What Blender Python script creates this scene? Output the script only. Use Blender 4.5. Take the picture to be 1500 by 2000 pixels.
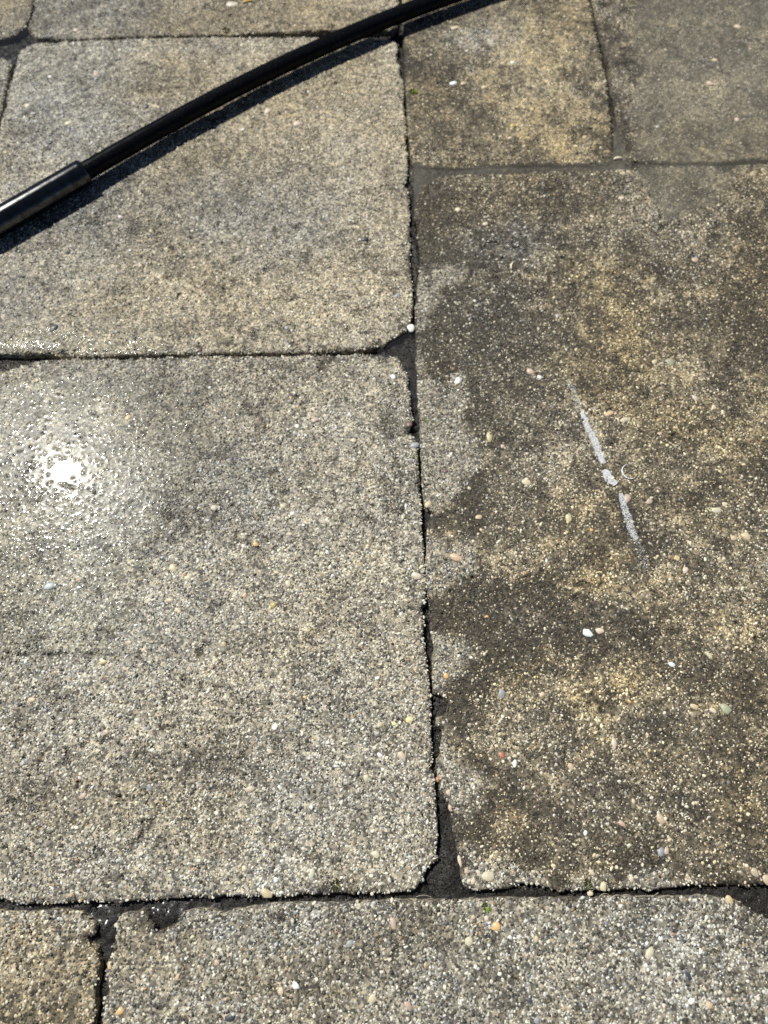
# Wet concrete patio slabs seen from above, black hose lying across them, sun glinting in a film of wash water.
# Plan coordinates are millimetres on the patio (x right, y away from the viewer); mesh data is in metres.
import bpy, math, random
import numpy as np

scene = bpy.context.scene
for o in list(bpy.data.objects):
    bpy.data.objects.remove(o)

# ------------------------------------------------------------------ camera, sky, sun, exposure
cam_data = bpy.data.cameras.new('camera')
cam_data.sensor_width = 36.0
cam_data.lens = 25.2
cam_data.clip_start = 0.02
cam_data.clip_end = 2000.0
cam_data.dof.use_dof = True
cam_data.dof.focus_distance = 0.555
cam_data.dof.aperture_fstop = 5.0
cam = bpy.data.objects.new('camera', cam_data)
cam.location = (0, 0, 0.58)
cam.rotation_euler = (math.radians(22.0), 0, 0)
scene.collection.objects.link(cam)
scene.camera = cam

SUN_DIR = np.array([-0.446, 0.4276, 0.9058])
SUN_DIR /= np.linalg.norm(SUN_DIR)
SUN_EL = math.asin(SUN_DIR[2])
SUN_AZ = math.atan2(SUN_DIR[0], SUN_DIR[1])

world = bpy.data.worlds.new('World')
scene.world = world
world.use_nodes = True
wn = world.node_tree
wn.nodes.clear()
sky_tex = wn.nodes.new('ShaderNodeTexSky')
sky_tex.sky_type = 'NISHITA'
sky_tex.sun_disc = False
sky_tex.sun_elevation = SUN_EL
sky_tex.sun_rotation = SUN_AZ
sky_tex.air_density = 0.55
sky_tex.dust_density = 0.25
sky_bg = wn.nodes.new('ShaderNodeBackground')
sky_bg.inputs['Strength'].default_value = 0.05
sky_out = wn.nodes.new('ShaderNodeOutputWorld')
wn.links.new(sky_tex.outputs[0], sky_bg.inputs['Color'])
wn.links.new(sky_bg.outputs[0], sky_out.inputs['Surface'])

sun_data = bpy.data.lights.new('sun', 'SUN')
sun_data.energy = 5.0
sun_data.angle = math.radians(0.53)
sun_data.color = (1.0, 0.985, 0.91)
sun = bpy.data.objects.new('sun', sun_data)
sun.location = (-2.0, 1.9, 4.0)
from mathutils import Vector
sun.rotation_euler = Vector((-SUN_DIR[0], -SUN_DIR[1], -SUN_DIR[2])).to_track_quat('-Z', 'Y').to_euler()
scene.collection.objects.link(sun)

scene.view_settings.view_transform = 'Standard'
scene.view_settings.look = 'None'
scene.view_settings.exposure = 0.18
scene.view_settings.gamma = 1.0
scene.render.engine = 'CYCLES'
scene.cycles.max_bounces = 6
scene.cycles.transparent_max_bounces = 8
scene.cycles.use_denoising = False
scene.cycles.sample_clamp_indirect = 4.0
scene.cycles.caustics_reflective = False
scene.cycles.caustics_refractive = False

rng = np.random.default_rng(7)
random.seed(7)

# ------------------------------------------------------------------ helpers
_TAB = np.random.default_rng(3).random((16, 256, 256)).astype(np.float32)

def vnoise(x, y, wl, seed=0):
    """smooth value noise 0..1, wavelength wl (mm)"""
    t = _TAB[seed % 16]
    x = np.asarray(x, np.float32) / wl + 1000.37 + seed * 7.1
    y = np.asarray(y, np.float32) / wl + 1000.73 + seed * 3.3
    xi = np.floor(x).astype(np.int32); yi = np.floor(y).astype(np.int32)
    fx = x - xi; fy = y - yi
    fx = fx * fx * (3 - 2 * fx); fy = fy * fy * (3 - 2 * fy)
    a = t[xi & 255, yi & 255]; b = t[(xi + 1) & 255, yi & 255]
    c = t[xi & 255, (yi + 1) & 255]; d = t[(xi + 1) & 255, (yi + 1) & 255]
    return (a * (1 - fx) + b * fx) * (1 - fy) + (c * (1 - fx) + d * fx) * fy

def fbm(x, y, wl, seed=0, octaves=4, gain=0.55):
    s = 0; a = 1.0; n = 0
    for k in range(octaves):
        s = s + a * vnoise(x, y, wl / 2 ** k, seed + k); n += a; a *= gain
    return s / n

def smooth(e0, e1, x):
    t = np.clip((x - e0) / (e1 - e0), 0, 1)
    return t * t * (3 - 2 * t)

def sdf(poly, x, y):
    """signed distance to a polygon, positive inside (mm)"""
    P = np.asarray(poly, np.float32); x = np.asarray(x, np.float32); y = np.asarray(y, np.float32)
    d2 = np.full(x.shape, 1e12, np.float32); inside = np.zeros(x.shape, bool)
    for i in range(len(P)):
        ax, ay = P[i]; bx, by = P[(i + 1) % len(P)]
        ex, ey = bx - ax, by - ay
        L = ex * ex + ey * ey + 1e-9
        t = np.clip(((x - ax) * ex + (y - ay) * ey) / L, 0, 1)
        dx = x - ax - t * ex; dy = y - ay - t * ey
        d2 = np.minimum(d2, dx * dx + dy * dy)
        if ay != by:
            c = (ay > y) != (by > y)
            inside ^= c & (x < ex * (y - ay) / (by - ay) + ax)
    d = np.sqrt(d2)
    return np.where(inside, d, -d)

def mesh_np(name, V, F, smooth_shade=True):
    """V (n,3) metres, F (m,k) equal sized faces"""
    me = bpy.data.meshes.new(name)
    V = np.ascontiguousarray(V, np.float32); F = np.ascontiguousarray(F, np.int32)
    me.vertices.add(len(V)); me.vertices.foreach_set('co', V.ravel())
    k = F.shape[1]
    me.loops.add(F.size); me.loops.foreach_set('vertex_index', F.ravel())
    me.polygons.add(len(F))
    me.polygons.foreach_set('loop_start', np.arange(0, F.size, k, dtype=np.int32))
    me.polygons.foreach_set('use_smooth', np.full(len(F), smooth_shade, bool))
    me.update(calc_edges=True)
    return me

def set_col(me, C, wet=None):
    A = np.ones((len(C), 4), np.float32); A[:, :3] = C
    ca = me.color_attributes.new('Col', 'FLOAT_COLOR', 'POINT')
    ca.data.foreach_set('color', A.ravel())
    if wet is not None:
        w = me.attributes.new('wet', 'FLOAT', 'POINT')
        w.data.foreach_set('value', np.ascontiguousarray(wet, np.float32))

def link(name, me, mat=None, parent=None, **props):
    o = bpy.data.objects.new(name, me)
    scene.collection.objects.link(o)
    if mat is not None and me is not None and len(me.materials) == 0:
        me.materials.append(mat)
    if parent is not None:
        o.parent = parent
    for k, v in props.items():
        o[k] = v
    return o

def grid_faces(nx, ny):
    i = np.arange((nx - 1) * (ny - 1)); r = i // (nx - 1); c = i % (nx - 1)
    a = r * nx + c
    return np.stack([a, a + 1, a + 1 + nx, a + nx], 1)

# ------------------------------------------------------------------ materials
def new_mat(name):
    m = bpy.data.materials.new(name); m.use_nodes = True
    m.node_tree.nodes.clear()
    out = m.node_tree.nodes.new('ShaderNodeOutputMaterial')
    return m, m.node_tree.nodes, m.node_tree.links, out

def stone_mat(name, noise_scale, noise_amt, rough, coat_rough, bump=0.0, wet_scale=1.0, grit=0.0):
    """mineral colour from the stone's own attribute, mottled by noise; a water coat where the stone is wet"""
    m, N, L, out = new_mat(name)
    b = N.new('ShaderNodeBsdfPrincipled')
    at = N.new('ShaderNodeAttribute'); at.attribute_name = 'Col'
    wt = N.new('ShaderNodeAttribute'); wt.attribute_name = 'wet'
    tc = N.new('ShaderNodeTexCoord')
    nz = N.new('ShaderNodeTexNoise'); nz.inputs['Scale'].default_value = noise_scale
    nz.inputs['Detail'].default_value = 3.0
    mr = N.new('ShaderNodeMapRange')
    mr.inputs['From Min'].default_value = 0.25; mr.inputs['From Max'].default_value = 0.75
    mr.inputs['To Min'].default_value = 1 - noise_amt; mr.inputs['To Max'].default_value = 1 + noise_amt
    mx = N.new('ShaderNodeVectorMath'); mx.operation = 'SCALE'
    L.new(tc.outputs['Object'], nz.inputs['Vector'])
    L.new(nz.outputs['Fac'], mr.inputs['Value'])
    L.new(at.outputs['Color'], mx.inputs[0]); L.new(mr.outputs['Result'], mx.inputs['Scale'])
    colour = mx.outputs['Vector']
    if grit:
        # fine sand set flush in the cement: every cell its own brightness and a slight hue
        vo = N.new('ShaderNodeTexVoronoi'); vo.inputs['Scale'].default_value = grit
        L.new(tc.outputs['Object'], vo.inputs['Vector'])
        sp = N.new('ShaderNodeSeparateColor'); L.new(vo.outputs['Color'], sp.inputs['Color'])
        cr = N.new('ShaderNodeValToRGB'); cr.color_ramp.interpolation = 'LINEAR'
        e = cr.color_ramp.elements
        e[0].position = 0.0; e[0].color = (0.12, 0.12, 0.12, 1)
        e[1].position = 1.0; e[1].color = (1.0, 0.93, 0.80, 1)
        for p, c in ((0.35, (0.30, 0.29, 0.28, 1)), (0.62, (0.52, 0.50, 0.46, 1)), (0.84, (0.72, 0.66, 0.56, 1))):
            el = e.new(p); el.color = c
        L.new(sp.outputs['Red'], cr.inputs['Fac'])
        mg = N.new('ShaderNodeVectorMath'); mg.operation = 'MULTIPLY'
        L.new(mx.outputs['Vector'], mg.inputs[0]); L.new(cr.outputs['Color'], mg.inputs[1])
        sc2 = N.new('ShaderNodeVectorMath'); sc2.operation = 'SCALE'; sc2.inputs['Scale'].default_value = 2.4
        L.new(mg.outputs[0], sc2.inputs[0]); colour = sc2.outputs['Vector']
    L.new(colour, b.inputs['Base Color'])
    b.inputs['Roughness'].default_value = rough
    b.inputs['Coat Roughness'].default_value = coat_rough
    b.inputs['Coat IOR'].default_value = 1.33
    b.inputs['Specular IOR Level'].default_value = 0.35
    ws = N.new('ShaderNodeMath'); ws.operation = 'MULTIPLY'; ws.inputs[1].default_value = wet_scale
    L.new(wt.outputs['Fac'], ws.inputs[0]); L.new(ws.outputs[0], b.inputs['Coat Weight'])
    if bump:
        bp = N.new('ShaderNodeBump'); bp.inputs['Strength'].default_value = bump
        bp.inputs['Distance'].default_value = 0.0006
        L.new(nz.outputs['Fac'], bp.inputs['Height']); L.new(bp.outputs['Normal'], b.inputs['Normal'])
    L.new(b.outputs[0], out.inputs['Surface'])
    return m

def water_mat(name, rough=0.07, broad=0.0, silt=0.0, silt_or_veil_col=(0.2, 0.18, 0.15), ripple=0.0, ripple_scale=90.0):
    """thin clear water: see-through, mirror-like by Fresnel; a diffuse share for suspended silt and painted sky veil"""
    m, N, L, out = new_mat(name)
    tr = N.new('ShaderNodeBsdfTransparent')
    tr.inputs['Color'].default_value = (0.97, 0.975, 0.97, 1)
    gl = N.new('ShaderNodeBsdfGlossy'); gl.inputs['Roughness'].default_value = rough
    fr = N.new('ShaderNodeFresnel'); fr.inputs['IOR'].default_value = 1.33
    mix = N.new('ShaderNodeMixShader')
    base = tr.outputs[0]
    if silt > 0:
        df = N.new('ShaderNodeBsdfDiffuse'); df.inputs['Color'].default_value = (*silt_or_veil_col, 1)
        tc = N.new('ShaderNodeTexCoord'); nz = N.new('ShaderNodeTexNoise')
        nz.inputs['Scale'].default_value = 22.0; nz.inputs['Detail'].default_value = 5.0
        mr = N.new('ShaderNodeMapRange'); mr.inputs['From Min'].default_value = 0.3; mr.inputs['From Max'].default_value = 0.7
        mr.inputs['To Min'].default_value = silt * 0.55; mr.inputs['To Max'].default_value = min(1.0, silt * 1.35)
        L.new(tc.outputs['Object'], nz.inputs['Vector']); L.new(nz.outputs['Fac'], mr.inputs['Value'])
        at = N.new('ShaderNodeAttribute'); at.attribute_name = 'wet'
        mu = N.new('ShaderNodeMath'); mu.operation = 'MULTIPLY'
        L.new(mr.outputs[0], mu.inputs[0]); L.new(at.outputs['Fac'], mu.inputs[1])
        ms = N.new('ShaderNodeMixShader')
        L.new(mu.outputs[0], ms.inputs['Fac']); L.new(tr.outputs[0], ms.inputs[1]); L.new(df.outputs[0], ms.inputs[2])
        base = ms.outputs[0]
    gloss = gl.outputs[0]
    if broad > 0:
        g2 = N.new('ShaderNodeBsdfGlossy'); g2.inputs['Roughness'].default_value = 0.22
        mg = N.new('ShaderNodeMixShader'); mg.inputs['Fac'].default_value = broad
        L.new(gl.outputs[0], mg.inputs[1]); L.new(g2.outputs[0], mg.inputs[2]); gloss = mg.outputs[0]
    if ripple > 0:
        tc2 = N.new('ShaderNodeTexCoord'); n2 = N.new('ShaderNodeTexNoise')
        n2.inputs['Scale'].default_value = ripple_scale; n2.inputs['Detail'].default_value = 2.0
        bp = N.new('ShaderNodeBump'); bp.inputs['Strength'].default_value = ripple; bp.inputs['Distance'].default_value = 0.001
        L.new(tc2.outputs['Object'], n2.inputs['Vector']); L.new(n2.outputs['Fac'], bp.inputs['Height'])
        L.new(bp.outputs['Normal'], gl.inputs['Normal']); L.new(bp.outputs['Normal'], fr.inputs['Normal'])
    L.new(fr.outputs[0], mix.inputs['Fac']); L.new(base, mix.inputs[1]); L.new(gloss, mix.inputs[2])
    L.new(mix.outputs[0], out.inputs['Surface'])
    return m

def plain_mat(name, col, rough=0.5, noise=0.15, scale=300.0, coat=0.0, coat_rough=0.1, bump=0.0, spec=0.5, coat_ior=1.4):
    m, N, L, out = new_mat(name)
    b = N.new('ShaderNodeBsdfPrincipled')
    tc = N.new('ShaderNodeTexCoord'); nz = N.new('ShaderNodeTexNoise')
    nz.inputs['Scale'].default_value = scale; nz.inputs['Detail'].default_value = 4.0
    cr = N.new('ShaderNodeValToRGB')
    cr.color_ramp.elements[0].position = 0.3; cr.color_ramp.elements[1].position = 0.7
    cr.color_ramp.elements[0].color = (*[c * (1 - noise) for c in col], 1)
    cr.color_ramp.elements[1].color = (*[min(1, c * (1 + noise)) for c in col], 1)
    L.new(tc.outputs['Object'], nz.inputs['Vector']); L.new(nz.outputs['Fac'], cr.inputs['Fac'])
    L.new(cr.outputs['Color'], b.inputs['Base Color'])
    b.inputs['Roughness'].default_value = rough
    b.inputs['Specular IOR Level'].default_value = spec
    b.inputs['Coat Weight'].default_value = coat; b.inputs['Coat Roughness'].default_value = coat_rough
    b.inputs['Coat IOR'].default_value = coat_ior
    if bump:
        bp = N.new('ShaderNodeBump'); bp.inputs['Strength'].default_value = bump; bp.inputs['Distance'].default_value = 0.0005
        L.new(nz.outputs['Fac'], bp.inputs['Height']); L.new(bp.outputs['Normal'], b.inputs['Normal'])
    L.new(b.outputs[0], out.inputs['Surface'])
    return m

def pebble_mat():
    m, N, L, out = new_mat('pebble_stone')
    b = N.new('ShaderNodeBsdfPrincipled'); oi = N.new('ShaderNodeObjectInfo')
    tc = N.new('ShaderNodeTexCoord'); nz = N.new('ShaderNodeTexNoise')
    nz.inputs['Scale'].default_value = 3.0; nz.inputs['Detail'].default_value = 5.0
    mr = N.new('ShaderNodeMapRange'); mr.inputs['From Min'].default_value = 0.3; mr.inputs['From Max'].default_value = 0.7
    mr.inputs['To Min'].default_value = 0.78; mr.inputs['To Max'].default_value = 1.15
    mx = N.new('ShaderNodeVectorMath'); mx.operation = 'SCALE'
    L.new(tc.outputs['Object'], nz.inputs['Vector']); L.new(nz.outputs['Fac'], mr.inputs['Value'])
    L.new(oi.outputs['Color'], mx.inputs[0]); L.new(mr.outputs[0], mx.inputs['Scale'])
    L.new(mx.outputs[0], b.inputs['Base Color'])
    b.inputs['Roughness'].default_value = 0.5
    b.inputs['Coat Weight'].default_value = 0.1; b.inputs['Coat Roughness'].default_value = 0.25
    L.new(b.outputs[0], out.inputs['Surface'])
    return m

M_CEMENT = stone_mat('weathered_cement', 900.0, 0.25, 0.75, 0.35, bump=0.6, wet_scale=0.25, grit=560.0)
M_GRAIN = stone_mat('sand_and_grit', 700.0, 0.18, 0.55, 0.22, wet_scale=0.45)
M_BED = stone_mat('wet_joint_soil', 700.0, 0.5, 0.6, 0.21, bump=1.0, wet_scale=1.0)
M_PEBBLE = pebble_mat()
M_FILM = water_mat('water_film', rough=0.034, broad=0.12)
M_PUDDLE = water_mat('puddle_water', rough=0.03, ripple=0.06, silt=0.16, silt_or_veil_col=(0.07, 0.068, 0.075))
M_MURKY_VEIL = water_mat('murky_water_sky_veil', rough=0.05, ripple=0.05, silt=0.25, silt_or_veil_col=(0.22, 0.205, 0.17))  # in the top right puddle the pale diffuse share stands in for reflected sky

# ------------------------------------------------------------------ slab outlines
def arr(*parts):
    out = []
    for p in parts:
        out += p
    return out

A_TOP = [(-418.8,832.6), (-407.3,836.2), (-380.2,838.0), (-335.1,841.5), (-274.5,844.2), (-213.7,846.0), (-164.8,845.1), (-128.2,845.1), (-67.1,845.1), (-18.3,843.3), 
    (8.5,841.5)]
A_RIGHT = [(14.6,838.0), (17.0,832.6), (14.5,815.0), (18.5,795.9), (17.8,782.2), (22.4,770.4), (22.8,752.0), (23.1,719.4), (24.5,695.6), (24.7,664.7), 
    (26.1,642.0), (26.4,621.4), (21.9,612.6), (26.8,606.8), (26.5,584.0), (27.2,556.2), (27.7,515.9), (28.3,489.9), (28.5,467.2), (28.8,456.0), 
    (27.1,440.0), (25.9,429.1), (22.9,424.3), (14.9,418.4), (4.9,411.3), (0.0,405.4), (-6.9,405.4), (-19.7,403.1), (-29.5,401.9)]
A_BOTTOM = [(-73.7,399.6), (-122.7,398.4), (-171.7,397.8), (-210.9,397.2), (-250.0,396.7), (-275.7,394.3), (-315.3,397.2), (-341.7,396.7), (-367.8,397.2), (-411.7,396.1)]
A_LEFT = [(-416.0,404.2), (-419.7,477.2), (-424.0,570.0), (-429.3,703.5), (-427.7,727.5), (-430.8,752.0), (-430.4,773.7), (-429.4,799.3), (-430.1,822.0), (-423.8,827.3)]
B_TOP = [(-414.8,367.0), (-382.2,372.6), (-354.6,380.0), (-342.3,386.9), (-327.5,391.5), (-288.6,392.6), (-249.5,392.6), (-171.5,395.5), (-112.7,396.1), (-53.9,396.7), 
    (-24.5,398.4), (0.0,396.1), (12.7,395.5)]
B_RIGHT = [(15.6,389.2), (18.5,381.1), (24.2,373.2), (23.1,360.8), (25.8,349.7), (24.7,339.9), (26.4,325.8), (22.5,314.1), (27.1,308.8), (30.7,302.6), 
    (31.3,284.0), (32.3,263.8), (32.4,244.0), (32.4,224.8), (33.8,205.9), (34.6,183.0), (35.1,165.0), (34.9,153.6), (31.4,148.4), (32.9,141.5), 
    (33.6,134.6), (32.6,126.2), (34.1,116.9), (34.7,109.5), (35.7,97.2), (37.7,81.1), (37.3,61.5), (36.2,50.0), (37.9,38.6), (37.2,28.9), 
    (35.2,24.5), (38.5,16.4), (38.6,7.0), (39.2,-12.1), (39.5,-29.4), (39.2,-39.6), (33.5,-44.3), (30.5,-47.6), (28.9,-52.9), (24.3,-58.2), 
    (18.4,-60.2)]
B_BOTTOM = [(-3.7,-61.5), (-37.9,-61.2), (-67.2,-62.8), (-91.8,-63.8), (-135.8,-63.4), (-147.8,-65.1), (-191.6,-66.7), (-216.2,-66.0), (-245.1,-68.3), (-264.6,-67.7), 
    (-275.0,-65.1), (-329.3,-68.0), (-394.8,-69.3)]
C_LEFT = [(277.0,-55.3), (250.8,-56.9), (233.7,-55.9), (222.6,-55.9), (207.5,-57.9), (190.4,-59.5), (173.2,-58.5), (147.2,-60.2), (121.5,-59.5), (112.9,-56.9), 
    (103.4,-55.3), (96.7,-56.2), (90.6,-58.9), (70.0,-59.2), (59.0,-58.2), (55.9,-52.9), (54.4,-43.6), (54.3,-34.9), (53.5,-27.4), (50.9,-15.6), 
    (50.8,-7.2), (49.2,-0.1), (44.0,5.6), (42.6,10.6), (40.5,20.1), (40.0,30.4), (44.8,32.7), (45.1,42.4), (46.2,51.5), (40.7,56.1), 
    (40.1,63.1), (43.3,63.1), (49.0,66.2), (50.0,71.7), (46.1,77.2), (38.5,79.6), (38.3,89.1), (39.2,107.0), (40.7,116.9), (38.5,127.9), 
    (37.8,134.6), (38.2,151.9), (36.3,160.6), (35.4,178.4), (35.8,196.7), (37.4,210.6), (38.1,219.1), (40.1,230.5), (43.8,233.9), (36.3,238.2), 
    (35.5,245.0), (34.0,258.8), (33.9,278.9), (32.9,294.2), (34.1,309.9), (33.0,325.8), (32.2,336.6), (31.7,358.6), (31.5,375.4), (30.3,392.6), 
    (30.8,422.0), (31.1,440.0), (31.4,455.3), (34.6,464.7), (33.3,477.2), (33.9,486.7), (37.3,502.8), (36.7,522.5), (34.9,542.6), (36.2,556.2), 
    (33.2,566.6), (34.0,582.6), (37.0,599.7), (42.7,612.6), (53.9,621.4), (71.7,625.8)]
C_TOP = [(93.8,627.2), (132.6,628.7), (193.7,632.4), (249.2,633.9), (271.7,636.8), (299.7,638.3), (355.3,639.1), (363.1,636.1), (367.6,630.2), (376.7,634.6), 
    (383.3,640.6), (400.5,643.5), (417.4,644.3)]
D_LEFT = [(21.9,970.3), (23.2,846.9), (24.1,820.2), (24.4,792.4), (25.4,768.7), (25.6,735.6), (26.3,703.5), (28.2,672.3), (30.1,649.5), (31.2,643.5)]
D_BOTTOM = [(35.6,642.8), (49.9,638.3), (66.5,636.8), (94.3,637.6), (133.3,640.6), (194.6,642.0), (223.9,640.6), (243.6,642.8)]
D_RIGHT = [(249.2,648.0), (251.9,660.9), (254.0,687.8), (255.8,727.5), (256.1,789.9), (254.0,851.4), (251.2,911.7), (249.8,970.3)]
E_LEFT = [(256.2,970.3), (256.9,911.7), (260.1,851.4), (262.0,789.9), (262.7,731.5), (261.3,691.7), (260.8,664.7), (261.6,648.8)]
E_BOTTOM = [(283.9,645.0), (322.8,644.3), (361.6,643.5), (378.6,645.0), (401.6,648.8), (418.4,649.5), (474.9,652.5)]
F_LEFT = [(-429.0,911.7), (-426.1,892.8), (-426.5,874.3), (-428.1,863.2), (-420.9,850.5), (-414.6,843.3)]
F_BOTTOM = [(-395.0,842.4), (-383.7,840.6), (-347.4,842.4), (-274.8,846.9), (-213.8,847.8), (-169.9,848.7), (-148.8,852.3), (-116.4,853.2), (-84.0,856.0), (-61.3,856.0), 
    (-18.4,856.9), (12.3,857.8)]
F_RIGHT = [(16.0,865.1), (18.8,911.7), (17.4,970.3)]
G_EDGE = [(-430.9,911.7), (-429.3,892.8), (-429.5,874.3), (-433.6,859.6), (-442.5,848.7), (-456.6,839.7), (-528.0,832.6)]
H_EDGE = [(-522.7,809.7), (-469.0,811.5), (-445.8,809.7), (-436.0,802.8), (-435.1,789.0), (-434.1,768.7), (-432.8,747.1), (-432.4,730.7), (-432.8,721.0), (-430.5,627.2), 
    (-428.2,515.9), (-422.9,406.6)]
I_TOP = [(-346.3,-73.1), (-273.7,-71.8), (-263.6,-72.8), (-234.6,-71.8), (-216.2,-72.8)]
I_RIGHT = [(-209.9,-76.0), (-204.0,-81.1), (-204.4,-86.2), (-207.5,-89.3), (-210.9,-88.0), (-207.9,-91.2), (-201.4,-93.7), (-197.9,-102.9), (-196.7,-110.9), (-198.3,-119.0), 
    (-196.4,-127.0), (-196.3,-137.0), (-196.2,-140.2), (-195.0,-156.8)]
J_TOP = [(297.8,-94.6), (282.2,-83.6), (272.7,-76.7), (267.9,-75.1), (261.1,-70.6), (253.6,-66.0), (241.2,-63.8), (224.1,-62.5), (198.4,-62.8), (165.2,-63.4), 
    (121.1,-63.8), (96.1,-64.4), (55.0,-64.7), (31.5,-65.4), (18.3,-65.4), (-3.7,-66.0), (-37.7,-67.7), (-67.0,-67.7), (-76.8,-68.6), (-91.4,-68.6), 
    (-105.9,-71.2), (-115.5,-74.4), (-122.2,-72.5), (-129.3,-70.9), (-138.6,-72.2), (-146.2,-73.5), (-146.3,-78.9), (-152.1,-82.1), (-157.3,-84.0), (-159.3,-85.8), 
    (-162.9,-79.8), (-168.7,-73.5), (-172.8,-70.6), (-178.2,-73.5), (-188.5,-75.4)]
J_LEFT = [(-189.4,-79.5), (-188.5,-88.7), (-190.7,-93.7), (-192.3,-102.0), (-193.8,-106.9), (-190.2,-121.4), (-192.6,-127.0), (-191.8,-139.6), (-191.6,-156.8)]

SLABS = {
    'A': arr(A_TOP, A_RIGHT, A_BOTTOM, A_LEFT),
    'B': arr(B_TOP, B_RIGHT, B_BOTTOM, [(-405, -62), (-418, 100), (-422, 330)]),
    'C': arr(C_LEFT, C_TOP, [(492, 656), (480, 300), (472, -52)]),
    'D': arr(D_LEFT, D_BOTTOM, D_RIGHT, [(262, 1118), (20, 1118)]),
    'E': arr(E_LEFT, E_BOTTOM, [(710, 655), (714, 1100), (275, 1110)]),
    'F': arr(F_BOTTOM, F_RIGHT, [(12, 1066), (-430, 1072)], F_LEFT),
    'G': arr(G_EDGE, [(-880, 838), (-885, 1066), (-442, 1072)]),
    'H': arr(H_EDGE, [(-860, 398), (-872, 815)]),
    'I': arr(I_TOP, I_RIGHT, [(-205, -300), (-640, -300), (-640, -72)]),
    'J': arr(J_TOP, J_LEFT, [(-198, -300), (292, -300), (296, -110)]),
    'K': [(486, -66), (302, -68), (306, -118), (300, -300), (740, -300), (740, -60)],
    'L': [(484, 642), (720, 644), (712, 200), (482, 196)],
    'M': [(482, 188), (710, 192), (704, -50), (480, -52)],
    'N': [(-428, 384), (-870, 388), (-866, -60), (-412, -64)],
}
FINE = set('ABCDEFGHIJ')

# low spots and broken-out hollows in the slab faces: x, y, radius, depth (mm)
PITS = [(-148.3,112.8,4.1, 3.2), (-144.7,118.6,3.3, 2.2), (297.0,258.8,5.0, 2.6), (387.7,634.6,4.4, 1.5), (-6.4,169.5,2.6, 1.2),
        (-96.8,11.0,2.3, 1.6), (-179.2,-26.0,2.3, 1.5), (-239.4,7.4,3.1, 1.4), (-158.1,23.8,3.1, 1.4), (95.1,-69.3,2.9, 2.0),
        (109.8,-67.7,3.3, 2.2), (92.4,-70.9,2.2, 2.4), (-236.2,-77.3,2.2, 2.0), (-218.1,-88.4,3.6, 2.0), (-223.2,-111.5,3.2, 1.6),
        (78.5,310.9,2.8, 1.4), (77.5,277.8,1.8, 1.2), (-3.6,-75.7,2.2, 1.3), (227.1,-99.2,2.5, 1.2), (53.7,109.5,2.1, 1.0)]

def edge_shift(x, y):
    return (fbm(x, y, 6.0, 2, 2) - 0.5) * 2.2 + (vnoise(x, y, 30.0, 9) - 0.5) * 1.2

def pit_mask(x, y):
    """small lost-stone pits, in loose clusters"""
    return smooth(0.80, 0.90, vnoise(x, y, 6.5, 1)) * smooth(0.42, 0.62, fbm(x, y, 70.0, 14, 2))

def top_z(x, y, d):
    """height of a slab face (mm) at plan point, d = distance inside its outline"""
    z = (fbm(x, y, 60.0, 5, 3) - 0.5) * 0.8 + (fbm(x, y, 7.0, 8, 2) - 0.5) * 0.7
    z = z - 1.3 * pit_mask(x, y)
    for px, py, r, dep in PITS:
        q = ((x - px) ** 2 + (y - py) ** 2) / (r * r)
        z = z - dep * np.exp(-q * q * 1.2) * (0.6 + 0.8 * vnoise(x, y, 3.0, 11))
    z = z - 1.1 * np.clip(1 - d / 2.6, 0, 1) ** 2
    z = z + np.clip(d, -3.5, 0) * 8.0
    return z

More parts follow.
